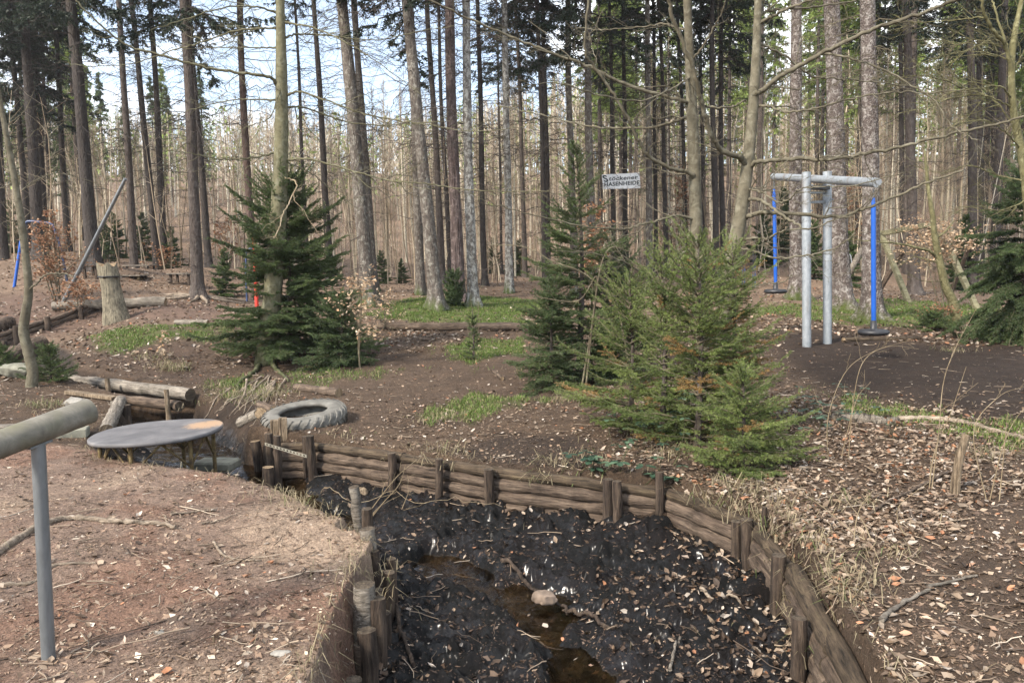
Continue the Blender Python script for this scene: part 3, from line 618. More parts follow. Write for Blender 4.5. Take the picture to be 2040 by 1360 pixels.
solo('forest_debris', m, leafmat('debris', [(0, (.05,.032,.022)), (.3, (.14,.09,.06)), (.6, (.26,.18,.12)), (.85, (.38,.30,.22)), (1, (.48,.41,.33))], 0), None, None, col=True, kind='stuff')
# twigs lying about
x, y = scatter(3400, 2.3, 16, lambda x, y: d_leaf(x, y)*.8*(zones(x, y)['creek'] < 0)+.10*(zones(x, y)['creek'] < 0)+.035*(zones(x, y)['creek'] > 0)); h, nn = surf(x, y); n = len(x)
a = rng.random(n)*6.283; l = rng.uniform(.04, .20, n)*(1+(rng.random(n) < .1)*1.2); k = 5; tt = np.linspace(-.5, .5, k)
PX = x[:, None]+np.cos(a)[:, None]*l[:, None]*tt+.035*l[:, None]*rng.normal(size=(n, k)); PY = y[:, None]+np.sin(a)[:, None]*l[:, None]*tt+.035*l[:, None]*rng.normal(size=(n, k))
PZ = np.maximum(height(PX.ravel(), PY.ravel()).reshape(n, k), -.55)*.35+.65*h[:, None]+.006+.02*rng.random((n, 1)); rr = rng.uniform(.0016, .005, n)[:, None]*np.linspace(1, .5, k)
m = MB(); tubes(m, np.stack([PX, PY, PZ], -1), rr, 4, col=np.stack([rng.random(n), rng.random(n), 0*a], 1)); solo('scattered_twigs', m, M_STICK, None, None, col=True, kind='stuff')
# grass
def blades(mb, P, hgt, lean, width, c0, c1, droop=.3):
    n = len(P); a = rng.random(n)*6.283; d = np.stack([np.cos(a), np.sin(a), 0*a], 1); b = np.stack([-np.sin(a), np.cos(a), 0*a], 1)
    H = hgt[:, None]; w = width[:, None]; ln = lean[:, None]; up = np.array([0, 0, 1.])
    p1 = P+up*H*.55+d*ln*H*.4; p2 = P+up*H*(1-droop*ln)+d*ln*H*1.1
    V = np.stack([P-b*w*.5, P+b*w*.5, p1+b*w*.4, p1-b*w*.4, p2], 1).reshape(-1, 3); i = (np.arange(n)*5)[:, None]
    mb.add(V, i+np.array([[0, 1, 2, 3]]), False, 0, np.repeat(np.stack([c0, c1, 0*c0], 1), 5, 0)); mb.f.append((i+np.array([[3, 2, 4]])+mb.n-5*n, False, 0))
m = MB()
x, y = scatter(70000, 6, 34, lambda x, y: zones(x, y)['grass']**1.2*(fbm(x*3, y*3, 3, 220) > -.22), power=.6); h, nn = surf(x, y); r = np.hypot(x, y)
blades(m, np.stack([x, y, h-.005], 1), rng.uniform(.015, .055, len(x))*(1+r/40), rng.uniform(.1, .9, len(x)), .0035+r*.0005, np.clip(rng.random(len(x))*.9+.1*(r < 12)+(rng.random(len(x)) < .08)*.4, 0, 1), rng.random(len(x)))
solo('grass', m, M_GRASS, None, None, col=True, kind='stuff')
m = MB()
TUF = [(1340,905,.16,110,1),(1095,955,.15,90,1),(880,905,.14,60,1),(900,925,.10,50,1),(1430,1010,.17,90,1),(1530,1030,.16,90,1),(1500,985,.12,60,.9),(715,1185,.10,70,.8),(600,1000,.09,70,1),(735,1130,.08,50,1),(560,985,.08,50,.9),(1650,1285,.14,150,.9),(1620,1200,.11,110,1),(1600,1130,.1,90,1),(1560,1060,.1,70,1),(800,905,.08,40,.9),(690,870,.07,40,1.),(1200,930,.1,50,1),(1680,1010,.12,60,1),(90,810,.12,140,1.5),(345,735,.2,160,1.2),(300,715,.15,90,1.3),(1120,800,.12,120,1.2),(870,835,.1,120,1.4),(1760,1100,.08,60,1),(470,790,.13,80,1),(430,775,.12,60,1),(410,800,.09,50,.9),(500,800,.10,60,1),(530,780,.12,60,1.1),(540,790,.16,90,1.2),(1900,700,.12,60,1.),(1960,910,.12,80,1),(1700,1150,.08,60,1),(1170,905,.1,50,1)]
for u, v, hh, n, tone in TUF:
    p = ground(u, v); q = p+np.concatenate([rng.normal(size=(n, 2))*.07*(1+p[1]/9), np.zeros((n, 1))], 1); q[:, 2] = height(q[:, 0], q[:, 1], False)
    q[:, 2] = np.maximum(q[:, 2], p[2]-.05); blades(m, q, rng.uniform(.5, 1.3, n)*hh, rng.uniform(.4, 1.8, n), np.full(n, .003+.0004*p[1]), np.clip(rng.random(n)*.7+(rng.random(n) < (tone-.8)*.5)*.9, 0, 1), rng.random(n), .55)
x, y = scatter(1500, 2.6, 11, lambda x, y: np.where(np.abs(zones(x, y)['creek']+.05) < .07, .5, 0.004)); h, nn = surf(x, y); n = len(x)
blades(m, np.stack([x, y, h], 1), rng.uniform(.03, .12, n), rng.uniform(.3, 1.8, n), np.full(n, .004), rng.random(n)*.8, rng.random(n), .6)
solo('dry_grass', m, M_STRAW, None, None, col=True, kind='stuff')

# ------------------------------------------------------------------ log walls along the creek
def log_mb(a, b, r, rng, sides=16, n=14, ends=True, wav=.05, taper=0.0, mat=0, capmat=1):
    mb = MB(); P = curve([a, b], n); L_ = np.linalg.norm(np.array(b)-a); P = P+np.concatenate([rng.normal(size=(n, 2)), rng.normal(size=(n, 1))], 1)*r*wav
    rad = np.full(n, r)*(1+.10*rng.normal(size=n)*.6)*np.linspace(1+taper, 1-taper, n); tubes(mb, P, rad, sides, caps=capmat if ends else False, rough=.06, rng=rng, mat=mat); return mb
def add_log(parent, a, b, r, m=M_LOG, name='log', **k):
    a = np.array(a, float); b = np.array(b, float); mb = log_mb(np.zeros(3), np.array([np.linalg.norm(b-a), 0, 0]), r, rng, **k); o = link(name, mb.mesh(name, [m, M_CUTD]), parent)
    M = Matrix(align(a, b)).to_4x4(); M.translation = Vector(a); o.matrix_local = M @ Matrix.Rotation(rng.random()*6.28, 4, 'X'); return o
def add_post(parent, p, top, r, m=M_POST, lean=(0, 0), bottom=-.8, sides=10, name='post', capm=None):
    a = np.array([p[0], p[1], bottom]); b = np.array([p[0]+lean[0], p[1]+lean[1], top]); mb = MB(); n = 9; P = curve([a, b], n)+rng.normal(size=(n, 3))*r*.06
    V = tubes(mb, P, np.full(n, r)*np.linspace(1.05, .95, n), sides, caps=1, rough=.07, rng=rng); return link(name, mb.mesh(name, [m, capm or M_CUTD]), parent)
wall = thing('retaining_wall', 'long creek bank wall of three stacked round logs held by short dark posts', 'retaining wall')
def off(p, q, d):   # move outward from the creek (towards the bank)
    e = np.array(q)-p; n_ = np.array([e[1], -e[0]]); n_ /= np.linalg.norm(n_); return n_*d
segs = [(2, 3), (3, 4), (4, 5), (5, 7), (7, 9), (9, 10), (10, 11)]
for i0, i1 in segs:
    p, q = np.array(WLP[i0][:2]), np.array(WLP[i1][:2]); o = off(p, q, .085); e = (q-p)/np.linalg.norm(q-p)
    for k, (z, r) in enumerate(((-.455, .054), (-.352, .058), (-.245, .057), (-.155, .048))):
        j = rng.normal(size=2)*.008
        top = k == 3
        add_log(wall, (*(p+o*(1+.06*k)-e*.03), z+j[0]), (*(q+o*(1+.06*k)+e*.03), z+j[1]), r, M_LOGTOP if top else M_LOG, taper=rng.uniform(-.1, .1), wav=.06)
PO = [(540,962,.03,.042),(556,970,.04,.038),(611,955,-.03,.045),(627,960,.0,.047),(783,985,-.08,.042),(874,1006,-.06,.038),(978,1022,-.09,.047),(1209,1056,-.07,.046),(1232,1060,-.06,.042),(1318,1070,.03,.036),(1468,1142,-.12,.040),(1494,1152,-.06,.044),(1548,1243,-.06,.046),(1590,1375,-.11,.04)]
for u, v, top, r in PO:
    p = atz(u, v, -.5); add_post(wall, p, top, r, M_POST, rng.normal(size=2)*.015)
p = atz(1513, 1155, -.5); add_post(wall, p, .02, .018, M_POST, (.03, 0), name='stake')
# right hand wall that runs towards the camera
for k, (z, r) in enumerate(((-.47, .062), (-.355, .062), (-.245, .06), (-.145, .052))):
    add_log(wall, (1.64+.01*k, 4.35, z), (1.25+.01*k, 2.0, z), r*.9, M_LOG if k < 3 else M_LOGTOP, wav=.06)
strap = MB(); s0 = atz(530, 882, -.02); s1 = atz(615, 905, -.03)
P = curve([s0+[0, -.04, 0], (s0+s1)/2+[0, -.03, -.01], s1+[0, -.07, 0]], 26)
for i in range(25):
    R = align(P[i], P[i+1]); L1 = np.linalg.norm(P[i+1]-P[i]); c = (P[i]+P[i+1])/2
    box(strap, c+R@np.array([0, 0, .011]), (L1, .003, .006), R); box(strap, c-R@np.array([0, 0, .011]), (L1, .003, .006), R)
    if i % 2 == 0: box(strap, c, (L1*.8, .003, .018), R)
solo('perforated_strap', strap, M_WEB, 'pale perforated strap nailed across the posts where the log wall meets the stream', 'strap')
# two short piles in the water before the wall's end
for u, v, top, lab in ((522,935,-.13,'short dark pile leaning in the water beside the strapped posts, the upper one'), (532,975,-.22,'short dark pile in the water at the end of the log wall, the lower one')):
    p = atz(u, v, -.45); mb = MB(); tubes(mb, curve([(0, 0, -.3), (.02 if top < -.2 else -.06, 0, top+.45)], 6), np.full(6, .055), 10, caps=1, rough=.06, rng=rng)
    solo('water_pile', mb, [M_POST, M_CUT], lab, 'pile', p)
for u, v, lab in ((548,868,'short squared post standing right against the near side of the tyre, left one'), (565,872,'pale split post against the near side of the tyre, right one')):
    p = ground(u, v); mb = MB(); box(mb, (0, 0, .03), (.09, .07, .26), rotz(.3), 0, .008); solo('split_post', mb, M_POSTL, lab, 'post', p)

bankwall = thing('bank_edging', 'row of weathered upright stakes and logs edging the reddish mound above the mud', 'edging')
for u, v, zb, top, r, mm in ((745,1215,-.5,.03,.06,M_GREYLOG),(757,1225,-.5,-.08,.045,M_POST),(728,1345,-.5,.02,.07,M_GREYLOG),(758,1350,-.5,-.06,.055,M_POST),(772,1400,-.5,-.12,.06,M_POST),(748,1130,-.5,-.05,.05,M_POST),(735,1090,-.5,.02,.05,M_GREYLOG)):
    p = atz(u, v, zb); p[0] = min(p[0], -.74) if v > 1200 else p[0]-.04; add_post(bankwall, p, top, r*.85, mm, rng.normal(size=2)*.02)
for yy in np.arange(3.0, 4.8, .21):
    add_post(bankwall, (-.775+.012*rng.normal()-.03*(yy > 4.3), yy+.02*rng.normal()), rng.uniform(-.26, -.10), rng.uniform(.030, .045), [M_POST, M_LOG, M_POST][rng.integers(0, 3)], rng.normal(size=2)*.02)
# far left wall
fw = thing('retaining_wall', 'low far wall of dark stacked logs curving along the upstream bank at the left', 'retaining wall')
q = [np.array(p) for p in ((-12.5,16.9),(-12.05,18.0),(-11.75,19.4),(-11.2,20.9))]
for a, b in zip(q[:-1], q[1:]):
    z0 = hz(a[0]+.5, a[1]-.2)-.02; z1 = hz(b[0]+.5, b[1]-.2)-.02
    for k in range(3): add_log(fw, (*(a+[.1-.03*k, 0]), z0+.03+.12*k), (*(b+[.1-.03*k, 0]), z1+.03+.12*k), .062, M_LOG)
for f in (.0, .25, .33, .55, .78, .97):
    j = f*3; i = min(int(j), 2); p = q[i]*(1-(j-i))+q[i+1]*(j-i); z0 = hz(p[0]+.5, p[1]-.2); add_post(fw, p+[.22, -.05], z0+.40, .07, M_POST, bottom=z0-.4)
# timber log revetment with big log, middle left
rev = thing('log_revetment', 'thick weathered grey log above a thinner one, pinned by two stakes at the stream', 'log barrier')
a, b = atd(70, 745, 13.1), atd(378, 781, 10.6); a[2] -= .03; b[2] -= .03; add_log(rev, a, b, .093, M_GREYLOG, sides=20, n=24, wav=.05, taper=-.04)
a, b = atd(170, 783, 11.6)-[0, 0, .02], atd(358, 806, 10.5)-[0, 0, .02]; add_log(rev, a, b, .078, M_LOG)
for u, v, D in ((217,765,11.3),(335,788,10.45)):
    p = atd(u, v, D); add_post(rev, p, p[2]+.09, .035, M_POSTL, (-.02, 0), bottom=-.8)
# small wall pieces by the disc
pg = thing('edging_posts', 'short thick round posts at the stream beside the steel disc, stepped in height', 'posts')
for u, v, zt, r in ((236,845,.06,.09),(222,870,-.0,.09),(252,850,.04,.07)): p = atz(u, v, -.25); p[2] = 0; add_post(pg, p, zt, r, M_GREYLOG if u < 250 else M_POST)
a, b = ground(212, 868), ground(240, 806); add_log(pg, a+[0, 0, .05], b+[0, 0, .05], .075, M_GREYLOG)
a, b = ground(135, 785), ground(230, 798); mb = MB(); box(mb, (0, 0, 0), (np.linalg.norm(b-a), .12, .05), align(a, b), 0, .006); solo('edging_board', mb, M_POSTL, 'pale narrow board laid on the bank behind the stepped posts', 'board', (a+b)/2+[0, 0, .03])
# logs on the ground
def fallen(u0, v0, D0, u1, v1, D1, r, m, label, lift=.6, taper=0, name='fallen_log', group=None):
    a = atd(u0, v0, D0); b = atd(u1, v1, D1)
    for p in (a, b): p[2] = hz(p[0], p[1])+r*lift
    mb = log_mb(np.zeros(3), np.array([np.linalg.norm(b-a), 0, 0]), r, rng, sides=16, n=20, wav=.06, taper=taper); o = solo(name, mb, [m, M_CUT], label, 'log', a, group)
    M = Matrix(align(a, b)).to_4x4(); M.translation = Vector(a); o.matrix_world = M; return o
fallen(745,662,17.2,1068,656,16.6,.095,M_LOG,'long straight brown log lying across the path before the grass',.85,name='balance_log')
fallen(1068,655,17.2,1092,655,17.4,.05,M_CUT,'short pale debarked log end right of the long brown log',1)
fallen(105,598,20.2,330,580,20.6,.13,M_GREYLOG,'fallen weathered log lying behind the foot of the leaning pole',.8,-.1)
fallen(-40,655,15.5,85,632,17,.17,M_LOG,'thick brown log on the bare bank at the left edge',.7)
fallen(-60,618,18,22,610,19,.16,M_POST,'dark cut log end poking in at the left edge above the brown log',.6)
fallen(350,650,17,415,652,17,.07,M_GREYLOG,'pale birch log by the grass left of the dark young spruce',.8)
fallen(590,760,10.8,675,775,10.1,.06,M_LOG,'short brown log on the leafy ground behind the tyre',.8)
fallen(478,810,9.3,520,818,9.0,.07,M_GREYLOG,'short mossy log end on the stream edge left of the tyre',.5)
fallen(516,800,9.4,545,812,9.0,.05,M_LOG,'short round log touching the left rim of the tyre',1.2)
fallen(1000,700,11,980,690,11.6,.03,M_STICK if False else M_LOG,'short stick of wood before the long brown log',.8)
fallen(1840,640,15.5,1930,640,15.3,.05,M_LOG,'thin mossy log on the ground under the leaning mossy tree',.7)
fallen(1680,676,13.6,1830,672,14.2,.05,M_LOGTOP,'mossy log behind the mulch right of the near blue pendulum',.7)
fallen(1680,575,30,1760,545,31,.1,M_LOGTOP,'mossy fallen log lying far behind the swing posts',.9)
# ------------------------------------------------------------------ steel disc table
c = atd(314, 857, 7.2); zt = c[2]
tb = thing('round_platform', 'low round steel disc on rusty yellow legs standing over the stream edge', 'platform', (c[0], c[1], zt-.33))
Rd = .60; mb = MB(); prof = [(0, .33), (Rd-.012, .33), (Rd, .322), (Rd, .300), (Rd-.01, .292), (Rd-.03, .300), (0, .300)]
th = np.linspace(0, 2*np.pi, 97)[:-1]; V = []; F = []
pr = prof[1:-1]; nr = len(pr)
V = np.array([[np.cos(t)*r, np.sin(t)*r, z+.004*np.sin(3*t)*(r/Rd)] for r, z in pr for t in th]); idx = np.arange(nr*96).reshape(nr, 96)
F = np.stack([idx[1:], np.roll(idx[1:], -1, 1), np.roll(idx[:-1], -1, 1), idx[:-1]], -1).reshape(-1, 4); mb.add(V, F, True)
for e, z, fl in ((0, .33, 1), (-1, .30, -1)):
    ring = V[idx[e]]; F3 = np.stack([np.arange(96), np.roll(np.arange(96), -1), np.full(96, 96)], 1); mb.add(np.concatenate([ring, [[0, 0, z]]]), F3[:, ::fl], True)
disc = part('table_top', mb, M_DISC, tb)
tilt = Matrix.Rotation(R_(-1.6), 4, 'Y'); disc.matrix_local = Matrix.Translation((0, 0, .33)) @ tilt @ Matrix.Translation((0, 0, -.33))
for k in range(6):
    a = R_(-32+60*k); p = np.array([math.cos(a), math.sin(a), 0])*.50; mb = MB(); g = hz(c[0]+p[0], c[1]+p[1])-(zt-.33)
    tubes(mb, curve([p+[0, 0, min(g, -.05)-.05], p+[0, 0, .30]], 4), np.full(4, .019), 10, caps=True); part('leg', mb, M_RUST, tb)
    for s_ in (-1, 1):
        a2 = a+s_*.55; mb = MB(); q_ = np.array([math.cos(a2), math.sin(a2), 0])*.47
        tubes(mb, curve([p*.99+[0, 0, .03], q_+[0, 0, .295]], 4), np.full(4, .010), 8); part('brace', mb, M_RUST, tb)
mb = MB(); box(mb, (0, 0, 0), (.42, .26, .10), rotz(-.1), 0, .02); p = atz(432, 925, -.30); solo('concrete_slab', mb, M_CONC, 'mossy concrete slab lying in the stream right of the steel disc legs', 'slab', p)
# ------------------------------------------------------------------ tractor tyre
p = ground(607, 838); ty = thing('tractor_tyre', 'big grey tractor tyre lying flat on the bank above the log wall', 'tyre', (p[0], p[1], p[2]+.03))
mb = MB(); prof = [(.27,.11),(.285,.135),(.32,.15),(.38,.150),(.44,.135),(.468,.11),(.478,.07),(.478,-.07),(.468,-.11),(.44,-.135),(.38,-.15),(.32,-.15),(.285,-.13),(.27,-.1),(.29,-.06),(.36,-.05),(.40,0),(.36,.05),(.29,.06)]
nth = 96; th = np.arange(nth)/nth*2*np.pi; V = np.array([[np.cos(t)*r, np.sin(t)*r, z] for r, z in prof for t in th]); k = len(prof); idx = np.arange(k*nth).reshape(k, nth)
mb.add(V, np.stack([idx, np.roll(idx, -1, 1), np.roll(np.roll(idx, -1, 1), -1, 0), np.roll(idx, -1, 0)], -1).reshape(-1, 4)[:, ::-1], True); part('carcass', mb, M_TYRE, ty)
mb = MB()
for j in range(30):
    for sg in (-1, 1):
        t0 = (j+.25*(sg+1))/30*2*np.pi; pts = []
        for f in np.linspace(0, 1, 5):
            z = sg*(.0+.152*f); t_ = t0+(.20*f); r_ = .492 if f < .75 else (.478 if f < .95 else .45)
            pts.append((t_, r_, z))
        VV = []
        for t_, r_, z in pts:
            for dt, dr in ((-.034, 0), (-.026, .016), (.026, .016), (.034, 0)): VV.append([math.cos(t_+dt)*(r_+dr-.018), math.sin(t_+dt)*(r_+dr-.018), z])
        i4 = np.arange(20).reshape(5, 4); FF = [[i4[a, b], i4[a, b+1], i4[a+1, b+1], i4[a+1, b]] for a in range(4) for b in range(3)]+[[i4[4, 3], i4[4, 2], i4[4, 1], i4[4, 0]]]
        mb.add(VV, FF if sg > 0 else [f[::-1] for f in FF], False)
part('tread', mb, M_TYRE, ty)
ty.rotation_euler = (R_(5), R_(-6), .4); ty.scale = (1, 1, .72)
# ------------------------------------------------------------------ hand rail in the foreground
base = ground(95, 1312); hr = thing('handrail', 'weathered round rail on a thin steel post in the left foreground', 'handrail', tuple(base))
D = base[1]; top = atd(76, 882, D-.02)-base
mb = MB(); tubes(mb, curve([(0, 0, -.15), top+[0, 0, .0]], 8), np.full(8, .028), 24, caps=True); part('post', mb, M_GALVD, hr)
e1 = atd(178, 818, D+.2)-base; jn = top+[0, 0, .055]; e0 = jn+(jn-e1)*2.6
mb = MB(); tubes(mb, curve([e1, jn, e0], 30), np.full(30, .058), 32, caps=1, rough=.012, rng=rng); part('rail', mb, [M_RAIL, M_RAIL], hr)
mb = MB(); box(mb, top+[0, 0, -.005], (.10, .05, .012), align(jn, e1), 0, .002); part('bracket', mb, M_GALVD, hr)
# ------------------------------------------------------------------ pendulum swing
b1, b2 = ground(1608, 690), ground(1649, 688); b2 = atd(1649, 688, b1[1]+.35); b2[2] = hz(b2[0], b2[1])
mid = (b1+b2)/2; sw = thing('pendulum_swing', 'galvanised swing with tilted top beam and two blue hanging poles', 'swing', tuple(mid))
for q_, vt in ((b1, 343), (b2, 342)):
    mb = MB(); t_ = atd(1606 if q_ is b1 else 1648, vt, q_[1])-mid; tubes(mb, curve([q_-mid+[0, 0, -.3], t_], 10), np.full(10, .075), 28, caps=True); part('post', mb, M_GALV, sw)
bl, br = atd(1541, 352, 15.6)-mid, atd(1748, 364, 11.3)-mid
mb = MB(); tubes(mb, curve([bl, br], 12), np.full(12, .07), 28, caps=True); part('beam', mb, M_GALV, sw)
cA, cB = b1-mid, b2-mid
for v in (384, 403):
    mb = MB(); p0 = atd(1612, v, b1[1])-mid; p1 = atd(1645, v-1, b2[1])-mid; box(mb, (p0+p1)/2, (np.linalg.norm(p1-p0)+.05, .05, .045), align(p0, p1), 0, .004); part('crossbar', mb, M_GALVD, sw)
mb = MB(); p0 = (bl+br)/2; box(mb, (cA+cB)/2+[0, 0, atd(1628, 372, b1[1])[2]-mid[2]], (.34, .16, .07), align(cA, cB), 0, .01); part('pivot', mb, M_BLACK, sw)
def pendulum(u, vt, vs, D, du):
    p = atd(u, vt, D)-mid; q_ = atd(u+du, vs, D)-mid
    mb = MB(); tubes(mb, curve([p, q_+[0, 0, .17]], 12), np.concatenate([[.02], np.full(10, .036), [.034]]), 16, caps=True); pole = part('hanging_pole', mb, M_BLUE, sw)
    mb = MB(); V = []; pf = [(.0, .17), (.045, .17), (.048, .05), (.06, .035), (.19, .03), (.225, .005), (.225, -.03), (.19, -.055), (0, -.06)]
    th = np.arange(32)/32*2*np.pi; V = np.array([[np.cos(t)*max(r, .001), np.sin(t)*max(r, .001), z] for r, z in pf for t in th])+q_; idx = np.arange(len(pf)*32).reshape(-1, 32)
    mb.add(V, np.stack([idx[1:], np.roll(idx[1:], -1, 1), np.roll(idx[:-1], -1, 1), idx[:-1]], -1).reshape(-1, 4), True); seat = link('seat', mb.mesh('seat', M_BLACK), pole)
    mb = MB(); tp = (br if D < 13 else bl); ct = np.array([p[0], p[1], tp[2]-.06]); ct[:2] = p[:2]
    for i in range(6):
        a = ct*(1-i/6)+p*(i/6); b = ct*(1-(i+1)/6)+p*((i+1)/6); cc = (a+b)/2; t_ = np.linspace(0, 2*np.pi, 13); o = np.array([[1, 0], [0, 1]])[i % 2]
        ring = np.stack([np.cos(t_)*.014*o[0], np.cos(t_)*.014*o[1], np.sin(t_)*.55*np.linalg.norm(a-b)], 1)+cc; tubes(mb, ring, np.full(13, .005), 5)
    link('chain', mb.mesh('chain', M_GALVD), pole)
pendulum(1740, 394, 660, 11.5, 0); pendulum(1542, 376, 579, 15.4, 3)
for q_, vt in ((b1, 0), (b2, 0)):
    for zz in (2.35, 2.55, 2.78):
        mb = MB(); c_ = q_-mid; tubes(mb, curve([c_+[0, -.068, zz], c_+[0, -.098, zz]], 3), np.full(3, .016), 6, caps=True); part('bolt', mb, M_GALVD, sw)
# ------------------------------------------------------------------ sign
def dist_trunk(k):  # world position of trunk k's base
    t = TR[k]; return atd(t[1], t[2], t[3])
D = 32.6
sg = thing('wooden_sign', 'white painted board with dark hand lettering nailed high on two dark trunks', 'sign', tuple(atd(1238, 362, D)))
c = np.array(sg.location); lf, rt = atd(1199, 348, D)-c, atd(1274, 344, D)-c; lb, rb = atd(1200, 377, D)-c, atd(1276, 375, D)-c
mb = MB(); fr = np.array([lf, rt, rb, lb]); V = np.concatenate([fr, fr+[0, .03, 0]]); mb.add(V, [[3, 2, 1, 0], [4, 5, 6, 7], [0, 1, 5, 4], [1, 2, 6, 5], [2, 3, 7, 6], [3, 0, 4, 7]], False); part('board', mb, M_WHITE, sg)
def text(s, u, v, hpx, wpx, shear=0, off_=.004, bold=0):
    fc = bpy.data.curves.new('t', 'FONT'); fc.body = s; fc.size = 1; fc.extrude = .002; fc.offset = off_; fc.space_character = 1.05; o = bpy.data.objects.new('t', fc); COL.objects.link(o)
    bpy.context.view_layer.update(); me = bpy.data.meshes.new_from_object(o.evaluated_get(bpy.context.evaluated_depsgraph_get())); bpy.data.objects.remove(o)
    n = len(me.vertices); V = np.empty(n*3); me.vertices.foreach_get('co', V); V = V.reshape(-1, 3); V[:, 0] -= V[:, 0].min(); sx = wpx*D/F_PX/V[:, 0].max(); sy = hpx*D/F_PX/.73
    p = atd(u, v, D)-c; W_ = np.stack([p[0]+V[:, 0]*sx+V[:, 1]*sy*shear, np.full(n, -.006)-V[:, 2], p[2]+V[:, 1]*sy-V[:, 0]*sx*(-.04)], 1)
    me.vertices.foreach_set('co', W_.ravel()); me.materials.append(M_INK); me.name = 'lettering'; link('lettering', me, sg)
text('S', 1203.5, 362.5, 13, 9, -.35, .03); text('töckener', 1212.5, 360, 8.0, 57, .12, .02); text('HASENHEIDE', 1204, 371.5, 7.8, 69, 0, .03)
# ------------------------------------------------------------------ leaning pole, stump, picnic tables, climbing bars
p = ground(126, 603); t_ = atd(250, 356, p[1]-1.2)-p; mb = MB(); tubes(mb, curve([-.05*t_, t_], 10), np.linspace(.062, .040, 10), 18, caps=True, rough=.02, rng=rng); solo('leaning_pole', mb, M_GALVD, 'long grey round pole leaning steeply to the right from the bare bank', 'pole', p)
p = ground(228, 640); D = p[1]
st = thing('standing_stump', 'pale barkless trunk stub standing upright with a cut waist at the bank', 'stump', tuple(p))
a1 = atd(232, 640, D)-p; a2 = atd(217, 552, D)-p; a3 = atd(211, 527, D)-p
def stubmb(P, r, n=26, top=True):
    mb = MB(); th = np.arange(n)/n*2*np.pi; V = []
    for q_, rr_ in zip(P, r):
        V.append([[q_[0]+math.cos(t)*rr_*(1+.08*math.sin(3*t+1)), q_[1]+math.sin(t)*rr_*.9, q_[2]+(.05*math.sin(5*t)*rr_/.2 if q_ is P[-1] else 0)] for t in th])
    V = np.array(V); k = len(P); idx = np.arange(k*n).reshape(k, n); mb.add(V.reshape(-1, 3), np.stack([idx[:-1], np.roll(idx[:-1], -1, 1), np.roll(idx[1:], -1, 1), idx[1:]], -1).reshape(-1, 4), True)
    mb.add(np.concatenate([V[-1], [P[-1]]]), np.stack([np.arange(n), np.roll(np.arange(n), -1), np.full(n, n)], 1), False, 1); return mb
px = D/F_PX
P = [a1*(1-f)+a2*f for f in np.linspace(0, 1, 9)]; P[0] = P[0]-[0, 0, .1]; r = np.array([27, 25, 22.5, 21, 20, 19, 18.5, 18, 18.5])*px; part('trunk', stubmb(P, r), [M_STUMP, M_CUT], st)
P = [a2+[0, 0, .012], a2*.6+a3*.4, a3]; part('upper_block', stubmb(P, np.array([20, 19.5, 18])*px), [M_STUMP, M_CUT], st)
mb = MB(); t = np.linspace(0, 2*np.pi, 24); tubes(mb, np.stack([a2[0]+np.cos(t)*19.5*px, a2[1]+np.sin(t)*18*px, a2[2]+.0*t+.012], 1), np.full(24, .018), 6); part('band', mb, M_BLACK, st)
def table(u, v, w_px, D, h, label, legs2=False, top=M_GREYLOG):
    p = atd(u, v, D); g = hz(p[0], p[1]); o = thing('park_table', label, 'table', (p[0], p[1], g)); W_ = w_px*D/F_PX; hh = p[2]-g if h is None else h
    mb = MB()
    for k in range(4): box(mb, (0, -.27+.18*k, hh), (W_, .165, .04), None, 0, .005)
    part('table_top', mb, top, o)
    for sx in (-1, 1):
        for sy in (-1, 1): mb = MB(); box(mb, (sx*W_*.38, sy*.24, hh/2-.05), (.07, .07, hh+.06), None, 0, .004); part('leg', mb, M_POST if (sx, sy) != (1, -1) or not legs2 else M_RUST, o)
table(265, 549, 48, 24.5, None, 'plank table nearest the pale standing stump, one yellow leg', True)
table(364, 545, 46, 24.8, None, 'plank table just left of the spruce with spreading bare roots')
table(280, 529, 54, 29.5, None, 'farther plank table behind the straight brown trunk, on the grassy rise')
table(188, 530, 30, 23.5, None, 'dark reddish plank table behind the leaning pole, left of the standing stump', top=M_POST)
# blue arched bar and blue slanting bar
p = ground(52, 560); ab = thing('climbing_arch', 'arched blue steel bar behind the brown leaved beech shrub at the left', 'climbing frame', tuple(p)); D = 22.5
pts = [atd(u, v, D)-p for u, v in ((51,565),(50,500),(50,452),(53,443),(60,441),(85,443),(102,446),(108,455),(114,472),(122,500),(134,560))]
mb = MB(); tubes(mb, curve(pts, 60), np.full(60, .036), 12, caps=True); part('bar', mb, M_BLUEP, ab)
p = ground(27, 572); mb = MB(); tubes(mb, curve([(0, 0, -.1), atd(42, 478, p[1]+.1)-p], 8), np.full(8, .042), 12, caps=True); solo('slanting_bar', mb, M_BLUE, 'straight bright blue bar leaning at the left edge behind the thin pale tree', 'bar', p)
# red column + blue frame behind the young spruce
p = atd(511, 596, 20.5); p[2] = hz(p[0], p[1]); rc = thing('climbing_column', 'upright bright red column with blue fittings behind the dark young spruce', 'play column', tuple(p)); D = p[1]
mb = MB(); tubes(mb, curve([(0, 0, -.1), atd(506, 470, D)-p], 8), np.full(8, .052), 16, caps=True); part('column', mb, M_RED, rc)
mb = MB(); tubes(mb, curve([atd(u, v, D+.2)-p for u, v in ((492,600),(490,540),(491,505),(497,496),(503,496))], 24), np.full(24, .025), 12, caps=True); part('side_bar', mb, M_BLUEP, rc)
